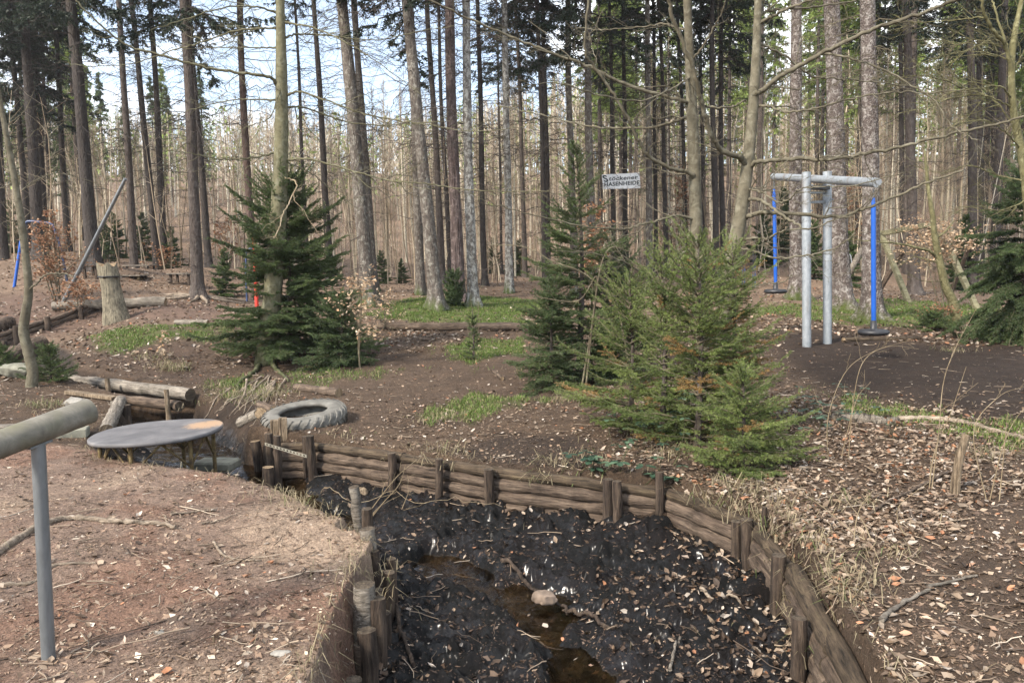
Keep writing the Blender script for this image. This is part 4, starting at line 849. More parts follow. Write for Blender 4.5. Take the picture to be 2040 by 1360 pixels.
# far blue frames
for u, lab in ((1481, 'low pair of blue uprights, the left one, far behind the leaning smooth beech'), (1502, 'taller blue uprights with dark ropes, the right one, far behind the leaning smooth beech')):
    p = ground(u, 572); o = thing('play_post', lab, 'play equipment', tuple(p)); D = p[1]; s_ = D/F_PX
    for k in (-1, 1):
        mb = MB(); tubes(mb, curve([(k*2.2*s_, 0, -.1), (k*2.2*s_, 0, 42*s_)], 5), np.full(5, 1.3*s_), 8, caps=True); part('upright', mb, M_BLUEP, o)
        if u > 1490: mb = MB(); tubes(mb, curve([(k*2.0*s_, 0, 42*s_), (k*1.8*s_, 0, 70*s_)], 4), np.full(4, .8*s_), 6); part('rope', mb, M_BLACK, o)
# leaning timber frame at the right
tf = thing('timber_frame', 'algae green A frame of slanting square timbers at the right behind the swing', 'play frame', tuple(ground(1880, 590))); c = np.array(tf.location)
for (u0, v0, D0, u1, v1, D1, w, nm) in ((1757,470,23.5,1812,588,22,.14,'leg'),(1893,500,22.5,1950,590,21,.14,'leg'),(1752,466,23.6,1850,448,22.3,.15,'beam'),(1800,500,24,1745,590,25,.10,'rear_leg'),(1935,480,23.5,1890,585,25,.1,'rear_leg'),(1850,448,22.3,1893,500,22.5,.13,'beam')):
    a, b = atd(u0, v0, D0)-c, atd(u1, v1, D1)-c
    if nm != 'beam': b[2] = hz(b[0]+c[0], b[1]+c[1])-c[2]-.05
    mb = MB(); box(mb, (a+b)/2, (np.linalg.norm(b-a), w, w), align(a, b), 0, .012); part(nm, mb, M_FRAME if nm != 'rear_leg' else M_LOG, tf)
# white log structure behind the swing posts
ws = thing('play_structure', 'pale bleached log beam slanting down between the two scaly trunks behind the swing', 'play frame', tuple(ground(1690, 575))); c = np.array(ws.location); D = c[1]-1
mb = MB(); tubes(mb, curve([atd(1684, 556, D)-c, atd(1719, 494, D)-c], 6), np.full(6, .10), 12, caps=True); part('beam', mb, M_GREYLOG, ws)
mb = MB(); tubes(mb, curve([atd(1684, 520, D)-c, atd(1698, 572, D)-c], 6), np.full(6, .035), 8); part('strut', mb, M_GREYLOG, ws)
mb = MB(); tubes(mb, curve([atd(1686, 508, D)-c, atd(1694, 508, D)-c, atd(1697, 525, D)-c], 8), np.full(8, .02), 8); part('rail', mb, M_GALV, ws)
# ------------------------------------------------------------------ stones, roots, sticks
def rock(p, s, m, label, seed, name='rock', cat='rock'):
    import bmesh
    bm = bmesh.new(); bmesh.ops.create_icosphere(bm, subdivisions=4, radius=1); me = bpy.data.meshes.new(name); bm.to_mesh(me); bm.free(); n = len(me.vertices); V = np.empty(n*3); me.vertices.foreach_get('co', V); V = V.reshape(-1, 3)
    r_ = np.random.default_rng(seed)
    for _ in range(9):
        d = r_.normal(size=3); d /= np.linalg.norm(d); h = r_.uniform(.55, .9); t = V@d; V = V-np.clip(t-h, 0, None)[:, None]*d
    V = V*(1+.20*fbm(V[:, 0]*3+seed, V[:, 1]*3+V[:, 2]*2, 4, seed))[:, None]*np.array(s); me.vertices.foreach_set('co', V.ravel()); me.polygons.foreach_set('use_smooth', [True]*len(me.polygons)); me.materials.append(m); me.update()
    return tag(link(name, me, None, p), label, cat)
p = atz(1085, 1185, -.46); rock(p+[0, 0, -.015], (.085, .062, .055), M_PINKSTONE, 'pale pinkish stone lying in the black mud of the creek', 3)
p = ground(35, 752); rock(p+[0, 0, .08], (.32, .2, .16), M_CONC, 'mossy pale boulder at the foot of the thin pale tree, left edge', 5, 'boulder')
p = ground(147, 806); rock(p+[0, 0, .03], (.14, .1, .09), M_STONE, 'grey stone on the leafy bank left of the stepped posts', 6)
p = ground(25, 882); rock(p+[0, 0, .03], (.16, .12, .1), M_POSTL, 'rounded orange brown wood lump behind the handrail at the left edge', 8, 'root_lump', 'wood lump')
p = atz(605, 968, -.42); rock(p+[0.62, -.25, .0], (.07, .05, .05), M_POSTL, 'light brown stone at the foot of the log wall', 9)
p = ground(330, 935) if False else atz(348, 1205, 0)
rock(np.array([*ground(562, 1306)[:2], ground(562, 1306)[2]+.01]), (.05, .035, .014), M_STONE, 'flat pale stone on the mound near the bottom of the photo', 12)
rock(np.array([*ground(317, 1264)[:2], ground(317, 1264)[2]+.01]), (.024, .018, .015), M_STONE, 'small grey pebble on the mound right of the handrail post', 13)
mb = MB(); box(mb, (0, 0, 0), (1.1, .16, .10), rotz(.02), 0, .01); solo('edging_beam', mb, M_GREYLOG, 'grey squared beam on the ground behind the handrail rail', 'beam', ground(60, 862)+[0, 0, .04])
mb = MB(); box(mb, (0, 0, 0), (.3, .2, .10), rotz(.35), 0, .01); solo('wood_block', mb, M_CONC, 'short mossy block at the right end of the grey squared beam', 'block', ground(145, 868)+[0, 0, .03])
def rootline(pts, r0, r1, lift, label, name='root', cat='root', m=M_ROOT, n=40, wav=.15, z0=None):
    W_ = [ground(u, v) for u, v in pts]; P = curve(W_, n); P[:, 2] = height(P[:, 0], P[:, 1])+lift; r = np.linspace(r0, r1, n)*(1+.12*rng.normal(size=n)); P = P+rng.normal(size=P.shape)*r0*wav*[1, 1, .5]
    c = P[0].copy(); mb = MB(); tubes(mb, P-c, r, 12, caps=True, rough=.05, rng=rng); return solo(name, mb, m, label, cat, c)
rootline([(-40,1120),(40,1075),(120,1037),(180,1036),(230,1043),(300,1046),(350,1052)], .026, .012, .012, 'long pale bare root snaking over the mound behind the handrail post')
rootline([(-40,1152),(60,1142),(110,1120),(190,1115)], .016, .006, .004, 'thin half buried root below the long one on the mound')
rootline([(340,1028),(380,1022),(420,1020)], .008, .004, .01, 'short bare root end beside the hollow on the mound')
rootline([(425,1065),(450,1092),(480,1103),(520,1112)], .009, .005, .008, 'short brown stick lying on the mound below the hollow', 'stick', 'stick')
rootline([(400,1045),(440,1038),(480,1030)], .006, .003, .012, 'thin crooked twig above the hollow on the mound', 'twig', 'stick')
rootline([(1755,1240),(1800,1205),(1850,1180)], .013, .008, .012, 'grey dead stick lying on the bare soil at the lower right', 'stick', 'stick', M_GREYLOG, 20)
rootline([(1850,1172),(1900,1158),(1945,1150)], .009, .006, .012, 'short grey stick right of the longer one on the bare soil', 'stick', 'stick', M_GREYLOG, 20)
rootline([(1790,840),(1860,838),(1940,850),(2000,868),(2050,885)], .03, .018, .02, 'pale crooked branch lying along the edge of the dark mulch', 'fallen_branch', 'branch', M_ROOT)
rootline([(1660,835),(1720,840),(1790,845)], .05, .05, .02, 'old grey half buried log by the brambles at the mulch edge', 'rotten_log', 'log', M_GREYLOG)
rootline([(1890,945),(1830,975),(1770,1005),(1730,1030)], .012, .008, .02, 'straight reddish stick lying on the leaves right of the dark wall posts', 'stick', 'stick', M_LOG)
rootline([(780,1170),(790,1215),(800,1270),(825,1330)], .014, .010, .02, 'dark curved branch lying in the mud beside the stake edging', 'stick', 'stick', M_POST)
rootline([(1000,1155),(1060,1180),(1120,1215),(1130,1235)], .016, .008, .035, 'dark wet branch crossing the puddle beside the pinkish stone', 'stick', 'stick', M_POST)
rootline([(1120,1225),(1180,1240),(1230,1270)], .014, .010, .02, 'dark branch lying below the pinkish stone towards the camera', 'stick', 'stick', M_POST)
rootline([(1395,1192),(1440,1205),(1480,1213)], .012, .007, .02, 'pale short stick lying on the leaves in the creek bed', 'stick', 'stick', M_ROOT)
rootline([(1335,1350),(1345,1310),(1355,1280)], .009, .006, .03, 'pale upright leaning stick at the bottom edge of the mud', 'stick', 'stick', M_GREYLOG)
rootline([(640,1015),(690,1025),(850,1028),(1000,1022)], .003, .0016, .12, 'long thin pale twig hanging over the creek before the log wall', 'twig', 'stick', BARK['straw'], 30, .3)
for i in range(20):
    u0 = 440+rng.random()*130; v0 = 752+rng.random()*30; u1 = u0-10-70*rng.random(); v1 = v0+30+45*rng.random()
    rootline([(u0, v0), ((u0+u1)/2+6*rng.normal(), (v0+v1)/2+5*rng.normal()), (u1, v1)], rng.uniform(.008, .022), .003, rng.uniform(.005, .03), 'thin bare root hanging down the stream bank below the olive barked tree', 'root', 'root', n=18)['group'] = 'roots hanging over the stream bank'
rootline([(520,725),(505,745),(480,762),(470,790)], .05, .012, .02, 'thick mossy root running down from the foot of the olive barked tree', 'root', 'root', BARK['olive'])
rootline([(540,725),(560,745),(575,762)], .045, .012, .02, 'short mossy root right of the foot of the olive barked tree', 'root', 'root', BARK['olive'])
# cut stake and upright sticks on the right bank
p = ground(1902, 985); mb = MB(); tubes(mb, curve([(0, 0, -.1), (.01, 0, .18), (.05, -.02, .42)], 10), np.linspace(.033, .026, 10), 12, caps=1, rough=.06, rng=rng); solo('cut_sapling', mb, [M_POSTL, M_CUT], 'short cut off brown sapling stub standing in the leaves at the right', 'sapling stub', p)
#@@TREES
# ------------------------------------------------------------------ woody growth
def sprout(P, r, rng, n, lmin, lmax, ang=(35, 65), up=.15, zig=.10, k=6, tmin=.08, flat=None):
    """side twigs for a polyline P (m,3): returns (n,k,3) points and (n,k) radii"""
    m = len(P); t = rng.uniform(tmin, 1, n); f = t*(m-1); i = np.minimum(f.astype(int), m-2); w = (f-i)[:, None]
    p0 = P[i]*(1-w)+P[i+1]*w; T = P[i+1]-P[i]; T /= np.linalg.norm(T, axis=1, keepdims=True)+1e-9
    q = rng.normal(size=(n, 3)); q -= T*np.sum(q*T, 1, keepdims=True); q /= np.linalg.norm(q, axis=1, keepdims=True)
    if flat is not None: q = q*[1, 1, flat]; q -= T*np.sum(q*T, 1, keepdims=True); q /= np.linalg.norm(q, axis=1, keepdims=True)+1e-9
    a = np.radians(rng.uniform(*ang, n))[:, None]; d = T*np.cos(a)+q*np.sin(a); L_ = (lmin+(lmax-lmin)*rng.random(n)**1.4)*(1.15-.75*t)
    s = np.linspace(0, 1, k)[None, :, None]; bend = (T*.35+np.array([0, 0, up]))[:, None]
    Q = p0[:, None]+L_[:, None, None]*(d[:, None]*s+bend*s**2*.5)
    Q[:, 1:] += rng.normal(size=(n, k-1, 3))*(L_*zig)[:, None, None]*.35
    r0 = np.minimum(np.interp(t, np.linspace(0, 1, m), r)*.6, L_*.010+.0012)
    return Q, r0[:, None]*np.linspace(1, .35, k)[None]
def branchy(mb, P, r, rng, n1, l1, n2=4, n3=0, sides=8, minr=.0012, **kw):
    tubes(mb, P, r, sides, rough=.05, rng=rng)
    if not n1: return []
    Q, rq = sprout(P, r, rng, n1, l1[0], l1[1], **kw); tubes(mb, Q, np.maximum(rq, minr), 4); tips = [Q]
    for lev, nn in ((2, n2), (3, n3)):
        if not nn: break
        S2 = []; R2 = []
        for q, rr_ in zip(Q, rq):
            L_ = np.linalg.norm(q[-1]-q[0]); a, b = sprout(q, rr_, rng, nn, L_*.2, L_*.55, k=4, tmin=.2); S2.append(a); R2.append(b)
        Q = np.concatenate(S2); rq = np.concatenate(R2); tubes(mb, Q, np.maximum(rq, minr*.8), 3); tips.append(Q)
    return tips
# ---- tall trunks
rng = np.random.default_rng(11)
def trunk_mb(top, r0, flare, seed, sides=20, H=None, lean=0):
    rg = np.random.default_rng(seed); n = 46; s = np.linspace(0, 1, n)**1.7; L_ = np.linalg.norm(top); P = top[None]*s[:, None]
    P[:, :2] += np.stack([.05*np.sin(s*5+seed)+.03*np.sin(s*13+seed*2), .05*np.cos(s*4+seed)], 1)*(s[:, None]**.8)*L_/12
    P[0, 2] -= .25; z = s*L_; th = np.arange(sides)/sides*2*np.pi
    ph = rg.uniform(0, 6.28, 4); lob = 1+.5*np.sin(th*3+ph[0])+.35*np.sin(th*5+ph[1]); lob = np.clip(lob, 0, None)
    rad = r0*(1-.62*s)[:, None]*(1+.03*np.sin(z*2+ph[2])[:, None])*(1+.025*rg.normal(size=(n, sides)))
    rad = rad*(1+flare*np.exp(-np.clip(z, 0, None)/.22)[:, None]*(.35+.65*lob)[None]+.12*np.exp(-z/.9)[:, None])
    V = P[:, None]+np.stack([np.cos(th)[None]*rad, np.sin(th)[None]*rad, np.zeros_like(rad)], -1); idx = np.arange(n*sides).reshape(n, sides); mb = MB()
    mb.add(V.reshape(-1, 3), np.stack([idx[:-1], np.roll(idx[:-1], -1, 1), np.roll(idx[1:], -1, 1), idx[1:]], -1).reshape(-1, 4), True); return mb, P
def needle_tris(mb, A, B, n_per, ln, wd, c0, c1, rng, spread=.9, back=.0):
    """needles along segments A->B (m,3); n_per each; single triangles"""
    m = len(A); t = rng.random((m, n_per)); P = A[:, None]*(1-t[..., None])+B[:, None]*t[..., None]
    T = B-A; T /= np.linalg.norm(T, axis=1, keepdims=True)+1e-9; q = rng.normal(size=(m, n_per, 3)); q -= T[:, None]*np.sum(q*T[:, None], -1, keepdims=True); q /= np.linalg.norm(q, axis=-1, keepdims=True)+1e-9
    d = T[:, None]*(.55+.3*rng.random((m, n_per, 1)))+q*spread; d /= np.linalg.norm(d, axis=-1, keepdims=True); s = np.cross(d, rng.normal(size=d.shape)); s /= np.linalg.norm(s, axis=-1, keepdims=True)+1e-9
    l = ln*(.7+.5*rng.random((m, n_per, 1))); V = np.stack([P-s*wd*.5, P+s*wd*.5, P+d*l], 2).reshape(-1, 3)
    N_ = m*n_per; c = np.stack([np.repeat(c0, n_per*3), np.repeat(np.clip(c1[:, None]+.25*(rng.random((m, n_per))-.5), 0, 1).ravel(), 3), np.zeros(N_*3)], 1)
    mb.add(V, np.arange(N_*3).reshape(-1, 3), False, 1, c)
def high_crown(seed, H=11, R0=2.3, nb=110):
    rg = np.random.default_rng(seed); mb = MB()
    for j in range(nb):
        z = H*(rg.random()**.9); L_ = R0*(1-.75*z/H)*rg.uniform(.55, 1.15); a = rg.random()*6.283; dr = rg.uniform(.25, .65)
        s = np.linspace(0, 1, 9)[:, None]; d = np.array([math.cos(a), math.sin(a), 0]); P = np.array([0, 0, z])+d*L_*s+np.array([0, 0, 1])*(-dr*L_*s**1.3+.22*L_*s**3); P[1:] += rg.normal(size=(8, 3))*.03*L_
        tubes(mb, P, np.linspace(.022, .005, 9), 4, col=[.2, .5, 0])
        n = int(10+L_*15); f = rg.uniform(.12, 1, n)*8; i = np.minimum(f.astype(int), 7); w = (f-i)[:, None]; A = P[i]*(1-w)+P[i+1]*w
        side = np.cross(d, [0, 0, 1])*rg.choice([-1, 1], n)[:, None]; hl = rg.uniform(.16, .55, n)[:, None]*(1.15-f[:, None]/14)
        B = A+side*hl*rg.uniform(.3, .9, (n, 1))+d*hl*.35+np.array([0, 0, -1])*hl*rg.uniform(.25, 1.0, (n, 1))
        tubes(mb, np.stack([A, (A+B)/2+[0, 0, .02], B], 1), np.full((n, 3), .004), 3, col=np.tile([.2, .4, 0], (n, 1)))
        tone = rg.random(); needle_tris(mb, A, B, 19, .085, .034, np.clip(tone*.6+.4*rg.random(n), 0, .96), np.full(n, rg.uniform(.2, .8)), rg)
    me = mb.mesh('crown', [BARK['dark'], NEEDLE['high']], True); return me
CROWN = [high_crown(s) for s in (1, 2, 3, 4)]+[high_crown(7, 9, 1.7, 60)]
def dead_mesh(seed, H=12, nb=70, mat_='dark', L0=(.3, 2.0)):
    rg = np.random.default_rng(seed); mb = MB()
    Qs = []; Rs = []
    for j in range(nb):
        z = .8+H*rg.random()**.75; L_ = rg.uniform(*L0)*(.35+.65*min(1, z/5)); a = rg.random()*6.283; k = 7; s = np.linspace(0, 1, k)[:, None]; d = np.array([math.cos(a), math.sin(a), 0])
        P = np.array([0, 0, z])+d*L_*s+np.array([0, 0, 1])*L_*(rg.uniform(-.05, .25)*s-rg.uniform(.15, .65)*s**2); P[1:] += rg.normal(size=(k-1, 3))*.03*L_
        r = np.linspace(.011, .003, k)*(.6+.35*L_); Qs.append(P); Rs.append(r)
    Qs = np.array(Qs); Rs = np.array(Rs); tubes(mb, Qs, Rs, 4)
    for P, r in zip(Qs, Rs):
        L_ = np.linalg.norm(P[-1]-P[0])
        if L_ > .5:
            q, rq = sprout(P, r, rg, int(5+L_*5), .12, .55, k=4, up=-.25, tmin=.2); tubes(mb, q, np.maximum(rq, .0028), 3)
    return mb.mesh('branches', BARK[mat_])
DEAD = {k: [dead_mesh(s+i, 12, 115 if k != 'scaly' else 104, k2, (.3, 2.2) if k != 'scaly' else (.2, 1.6)) for i in range(3)] for k, k2, s in (('dark', 'dark', 20), ('light', 'brown', 30), ('scaly', 'twig', 40))}
for ti, (ut, ub, vb, D, wb, bk, vc, lab) in enumerate(TR):
    b = atd(ub, vb, D); b[2] = hz(b[0], b[1]); D = b[1]
    tp = atd(ut, 0, D)-np.array([b[0], b[1], b[2]]); tp = tp*(19.0/tp[2]); r0 = wb*D/F_PX/2*.93; H = 19
    kind_n = 'pine_tree' if bk == 'pine' else 'spruce_tree'
    o = thing(kind_n, lab, 'tree', tuple(b), 'tall bare trunked conifers of the wood')
    big = bk in ('scaly', 'light', 'pale', 'pine') or ti == 10
    mb, P = trunk_mb(tp, r0, 1.25 if bk == 'scaly' else (.9 if wb > 20 else .5), ti*7+1, 28 if wb > 20 else 16)
    part('trunk', mb, BARK[bk], o)
    dk = 'scaly' if bk == 'scaly' else ('dark' if bk in ('dark', 'red', 'brown') else 'light')
    br = tag(link('branches', DEAD[dk][ti % 3], o), kind='stuff'); br.rotation_euler = (math.atan2(-tp[1], 19), math.atan2(tp[0], 19), 0); br.matrix_local = Vector((0, 0, 1)).rotation_difference(Vector(tp)).to_matrix().to_4x4() @ Matrix.Rotation(ti*2.4, 4, 'Z')
    zc = (atd(ub, vc, D)[2]-b[2]) if vc > 0 else 12.5+2*((ti*37) % 10)/10
    zc = min(zc, 14); cr = link('crown', CROWN[ti % 5], o); s_ = (H-zc+1.5)/11; rs = (.8+.5*((ti*13) % 7)/7)*(1.2 if vc > 0 else 1)
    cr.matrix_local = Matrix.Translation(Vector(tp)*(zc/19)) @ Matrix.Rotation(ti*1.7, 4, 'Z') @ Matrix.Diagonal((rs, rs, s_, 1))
# spreading bare roots of the bank spruce and of the big scaly ones
def root_fan(tree_i, n, l, r, zdrop, name='root'):
    t = TR[tree_i]; b = atd(t[1], t[2], t[3]); b[2] = hz(b[0], b[1]); par = [o for o in COL.objects if o.get('label') == t[7]][0]
    for k in range(n):
        a = (k+.3*rng.random())/n*6.283; L_ = rng.uniform(.6, 1)*l; s = np.linspace(0, 1, 12)[:, None]; aa = a+.5*s*rng.normal()
        P = np.concatenate([np.cos(aa)*L_*s, np.sin(aa)*L_*s, 0*s], 1); P[:, 2] = height(P[:, 0]+b[0], P[:, 1]+b[1])-b[2]+np.linspace(.22, .0, 12)**1.0*r*6-.01; P[:, 2] -= zdrop*s[:, 0]**2
        mb = MB(); tubes(mb, P, np.linspace(r, r*.25, 12), 8, rough=.06, rng=rng); part(name, mb, M_ROOT if tree_i == 10 else BARK[t[5]], par)
root_fan(10, 9, 1.9, .07, 0); root_fan(42, 6, .9, .11, .05); root_fan(41, 6, .8, .11, .05); root_fan(22, 5, .6, .06, .0)

# ---- smooth barked trees with drawn limbs
def limbed(label, name, pts, D, w0, w1, bk, limbs, tw=(14, .9), group=None, vbase=None, seed=5, cat='tree', ext=4.0):
    rg = np.random.default_rng(seed); P = [atd(u, v, D if np.isscalar(D) else D[i]) for i, (u, v) in enumerate(pts)]
    P = np.array(P)[::-1]     # base first
    P[0, 2] = hz(P[0, 0], P[0, 1])
    b = P[0].copy(); Q = P-b; Q = np.concatenate([[Q[0]-[0, 0, .2]], Q, [Q[-1]+(Q[-1]-Q[-2])/np.linalg.norm(Q[-1]-Q[-2])*ext]]); n = 70; C = curve(Q, n); dd = np.linalg.norm(np.diff(C, axis=0), axis=1).sum()
    vis = 1-ext/dd; s = np.linspace(0, 1, n); r = np.interp(s, [0, vis, 1], [w0, w1, w1*.5]); r = r*(1+.5*np.exp(-s*dd/.25)); r *= 1+.02*rg.normal(size=n)
    o = thing(name, label, cat, tuple(b), group); mb = MB(); tubes(mb, C, r, 28, rough=.015, rng=rg); part('trunk', mb, BARK[bk], o)
    for L_ in limbs:
        pl, ra, rb = L_[0], L_[1], L_[2]; dz = L_[3] if len(L_) > 3 else 0; n1 = L_[4] if len(L_) > 4 else tw[0]; Dm = D if np.isscalar(D) else D[0]
        m_ = len(pl); W_ = np.array([atd(u, v, Dm+dz*i/(m_-1)) for i, (u, v) in enumerate(pl)])-b
        k = max(24, m_*7); c = curve(W_, k); c[1:] += rg.normal(size=(k-1, 3))*.006; mb = MB(); Lm = np.linalg.norm(np.diff(c, axis=0), axis=1).sum()
        rr_ = np.linspace(ra, rb, k); rr_[:3] *= [1.5, 1.25, 1.1]
        branchy(mb, c, rr_, rg, int(n1*Lm), (.12, tw[1]), 4, 2, sides=10, minr=.0016, flat=.55, up=.1); part('branch', mb, BARK[L_[5]] if len(L_) > 5 else BARK[bk], o)
    return o
limbed('left one of the two smooth beeches, with a straight grey green trunk', 'beech_tree', [(1369,0),(1375,150),(1382,300),(1388,480),(1396,640),(1404,815)], 8.7, .092, .068, 'beech',
 [([(1370,205),(1350,198),(1238,165),(1165,129),(1091,103),(1017,73),(925,33),(852,0),(800,-30)], .022, .008, -.6),
  ([(1376,232),(1350,240),(1294,254),(1200,254),(1128,242),(1060,225),(990,210)], .018, .005, .9),
  ([(1390,372),(1375,345),(1345,338),(1294,312),(1271,280),(1250,235),(1220,184),(1180,128),(1165,95),(1172,0),(1176,-60)], .024, .010, -.8),
  ([(1392,440),(1350,430),(1310,440),(1275,448),(1238,458),(1200,455),(1130,445),(1040,422),(960,405)], .017, .004, -1.0),
  ([(1376,60),(1345,55),(1320,48),(1270,55),(1200,60),(1150,55)], .014, .004, .8),
  ([(1376,120),(1395,100),(1420,60),(1440,20),(1450,-20)], .014, .006, -.3),
  ([(1380,150),(1340,175),(1280,200),(1200,190),(1100,165),(1000,180)], .012, .003, -1.4),
  ([(1392,480),(1340,520),(1290,545),(1240,520),(1180,505),(1100,500)], .013, .003, -1.2, 8)], tw=(8, .75), seed=51)
limbed('right one of the two smooth beeches, leaning, with long curved limbs', 'beech_tree', [(1511,0),(1506,120),(1499,230),(1490,320),(1478,410),(1462,500),(1448,580),(1432,700),(1420,820)], 8.3, .118, .068, 'beech',
 [([(1500,190),(1520,178),(1560,150),(1640,105),(1735,60),(1830,28),(1920,-5),(1990,-30)], .030, .013, -.8),
  ([(1492,340),(1512,322),(1600,317),(1640,319),(1700,310),(1790,293),(1860,275),(1950,255),(2045,232),(2100,220)], .026, .008, -.9),
  ([(1482,435),(1500,428),(1530,423),(1590,427),(1650,432),(1690,428),(1750,405),(1800,385),(1850,362),(1920,340)], .026, .009, -.7),
  ([(1488,398),(1505,396),(1530,408),(1560,430),(1597,452)], .022, .012, -.6, 0),
  ([(1487,330),(1475,315),(1440,300),(1418,270),(1402,220),(1392,180),(1375,120),(1345,50),(1330,-10)], .030, .018, -.7),
  ([(1512,45),(1530,38),(1560,22),(1615,0),(1650,-15)], .020, .010, -.3),
  ([(1513,28),(1540,20),(1600,16),(1690,5),(1760,-20)], .016, .006, .5),
  ([(1505,211),(1530,212),(1560,221),(1590,222),(1634,213),(1708,195),(1781,184),(1850,185),(1920,178)], .015, .005, -.6),
  ([(1508,90),(1524,92),(1575,121),(1616,151),(1671,158),(1726,162),(1800,170),(1870,180)], .014, .004, .4),
  ([(1462,478),(1505,474),(1530,475),(1560,460),(1627,452),(1663,437),(1700,430)], .015, .005, -.5),
  ([(1450,495),(1476,496),(1505,501),(1542,514),(1597,510),(1652,499),(1680,484),(1704,464)], .013, .006, -.6),
  ([(1440,610),(1465,596),(1490,580),(1524,565),(1560,562),(1579,547)], .010, .004, -.4, 6),
  ([(1488,378),(1500,378),(1524,387),(1549,402),(1575,396),(1590,378),(1640,372),(1700,370),(1800,345)], .012, .004, -.9),
  ([(1640,105),(1700,118),(1780,150),(1860,200),(1900,255),(1950,280)], .012, .004, -.9),
  ([(1405,212),(1450,215),(1485,200)], .012, .010, .1, 0)], tw=(8, .8), seed=52)
limbed('olive barked tree growing out of the dark young spruce, its branches reaching out both sides', 'alder_tree', [(558,0),(560,100),(561,200),(560,300),(556,400),(548,520),(540,620),(528,722)], 13.5, .20, .115, 'olive',
 [([(552,170),(540,155),(505,148),(440,140),(382,128),(320,110),(257,92),(200,50),(150,0)], .030, .012, -1.0),
  ([(550,57),(520,57),(470,62),(400,85),(330,105),(260,128),(180,132),(130,125)], .018, .004, .6),
  ([(550,25),(510,14),(450,15),(380,35),(300,60)], .018, .005, -.9),
  ([(550,200),(510,198),(460,200),(400,213),(330,235)], .016, .004, 1.0),
  ([(548,303),(520,312),(480,317),(430,316),(380,306),(325,299)], .018, .005, -1.1),
  ([(550,95),(490,95),(420,96),(340,100)], .014, .003, .4),
  ([(568,45),(620,55),(690,85),(760,130),(840,190)], .018, .004, -.7),
  ([(568,75),(600,68),(660,72),(750,80),(850,60),(930,50)], .018, .004, .9),
  ([(570,190),(600,183),(650,200),(720,225),(790,240),(860,250),(950,262),(1060,250)], .020, .005, -.8),
  ([(570,213),(610,215),(680,240),(760,250),(840,245),(900,240)], .018, .004, .8),
  ([(570,318),(620,318),(700,340),(780,360),(850,366),(930,378),(1030,382),(1095,380)], .019, .005, -1.0),
  ([(568,322),(620,345),(650,370),(720,420)], .013, .004, .6),
  ([(560,352),(590,364),(578,400),(562,430),(556,455),(545,475)], .014, .007, -1.6, 3, 'straw'),
  ([(566,150),(540,230),(500,250),(450,270)], .012, .003, -.9)], tw=(9, 1.0), seed=53)
limbed('thin pale barked young beech with a wavy stem at the left edge', 'beech_tree', [(-8,150),(10,255),(25,335),(40,425),(52,520),(57,580),(51,625),(47,660),(56,700),(65,740),(63,766)], 10.9, .085, .048, 'beech',
 [([(52,580),(70,568),(90,548),(130,545),(147,552)], .014, .006, -.3, 4), ([(38,440),(20,440),(0,446)], .010, .005, -.2, 4), ([(44,380),(70,360),(110,345),(150,352),(190,365)], .009, .003, .5, 8), ([(22,320),(50,280),(90,250),(140,240)], .008, .003, .4, 8), ([(30,360),(0,375),(-30,370)], .008, .004, 0, 4), ([(12,250),(45,225),(70,180)], .008, .003, .2, 6)], tw=(7, .5), seed=54, ext=2.5)
limbed('forked yellow green barked tree with a tangle of bright twigs at the right edge', 'willow_tree', [(2040,-20),(2024,53),(2016,118),(2016,191),(2024,250),(2033,294),(2042,353),(2050,450),(2052,560),(2050,690)], 12.0, .075, .055, 'yellow',
 [([(2016,150),(2003,92),(1985,68),(1962,30),(1955,-20)], .032, .02, -.4), ([(2016,120),(2003,85),(1985,30),(1975,-10)], .022, .012, .5),
  ([(2016,195),(1990,172),(1930,178),(1880,160),(1820,150),(1760,165)], .013, .004, -1.2), ([(2018,215),(1960,190),(1900,195),(1840,215),(1780,230)], .013, .004, -.5), ([(2025,260),(1980,200),(1920,180),(1870,200),(1850,260)], .012, .004, .7),
  ([(2035,300),(2000,260),(1960,240),(1900,250),(1840,290)], .012, .004, -.8), ([(1962,35),(1900,40),(1820,45),(1780,30)], .011, .004, .5), ([(1985,70),(1930,100),(1880,110),(1800,140)], .011, .004, -1.1),
  ([(2040,360),(1990,350),(1930,330),(1880,345),(1820,330)], .012, .004, .4), ([(2045,400),(1990,420),(1940,410),(1890,430)], .011, .004, -.9), ([(2016,150),(2035,110),(2060,70)], .012, .006, 0)], tw=(13, .9), seed=55)
limbed('mossy dark small tree leaning left, forked, in front of the timber frame', 'hawthorn_tree', [(1845,330),(1850,380),(1858,430),(1862,470),(1872,520),(1884,570),(1900,605),(1908,632)], 16.0, .115, .025, 'yellow',
 [([(1868,512),(1850,500),(1820,492),(1790,485),(1755,482),(1700,478)], .035, .008, -.4), ([(1872,525),(1840,515),(1820,512),(1790,530)], .016, .005, .5), ([(1862,475),(1885,460),(1900,440)], .03, .01, .2), ([(1880,560),(1840,560),(1810,545)], .010, .003, -.6)], tw=(7, .6), seed=56, ext=.3)

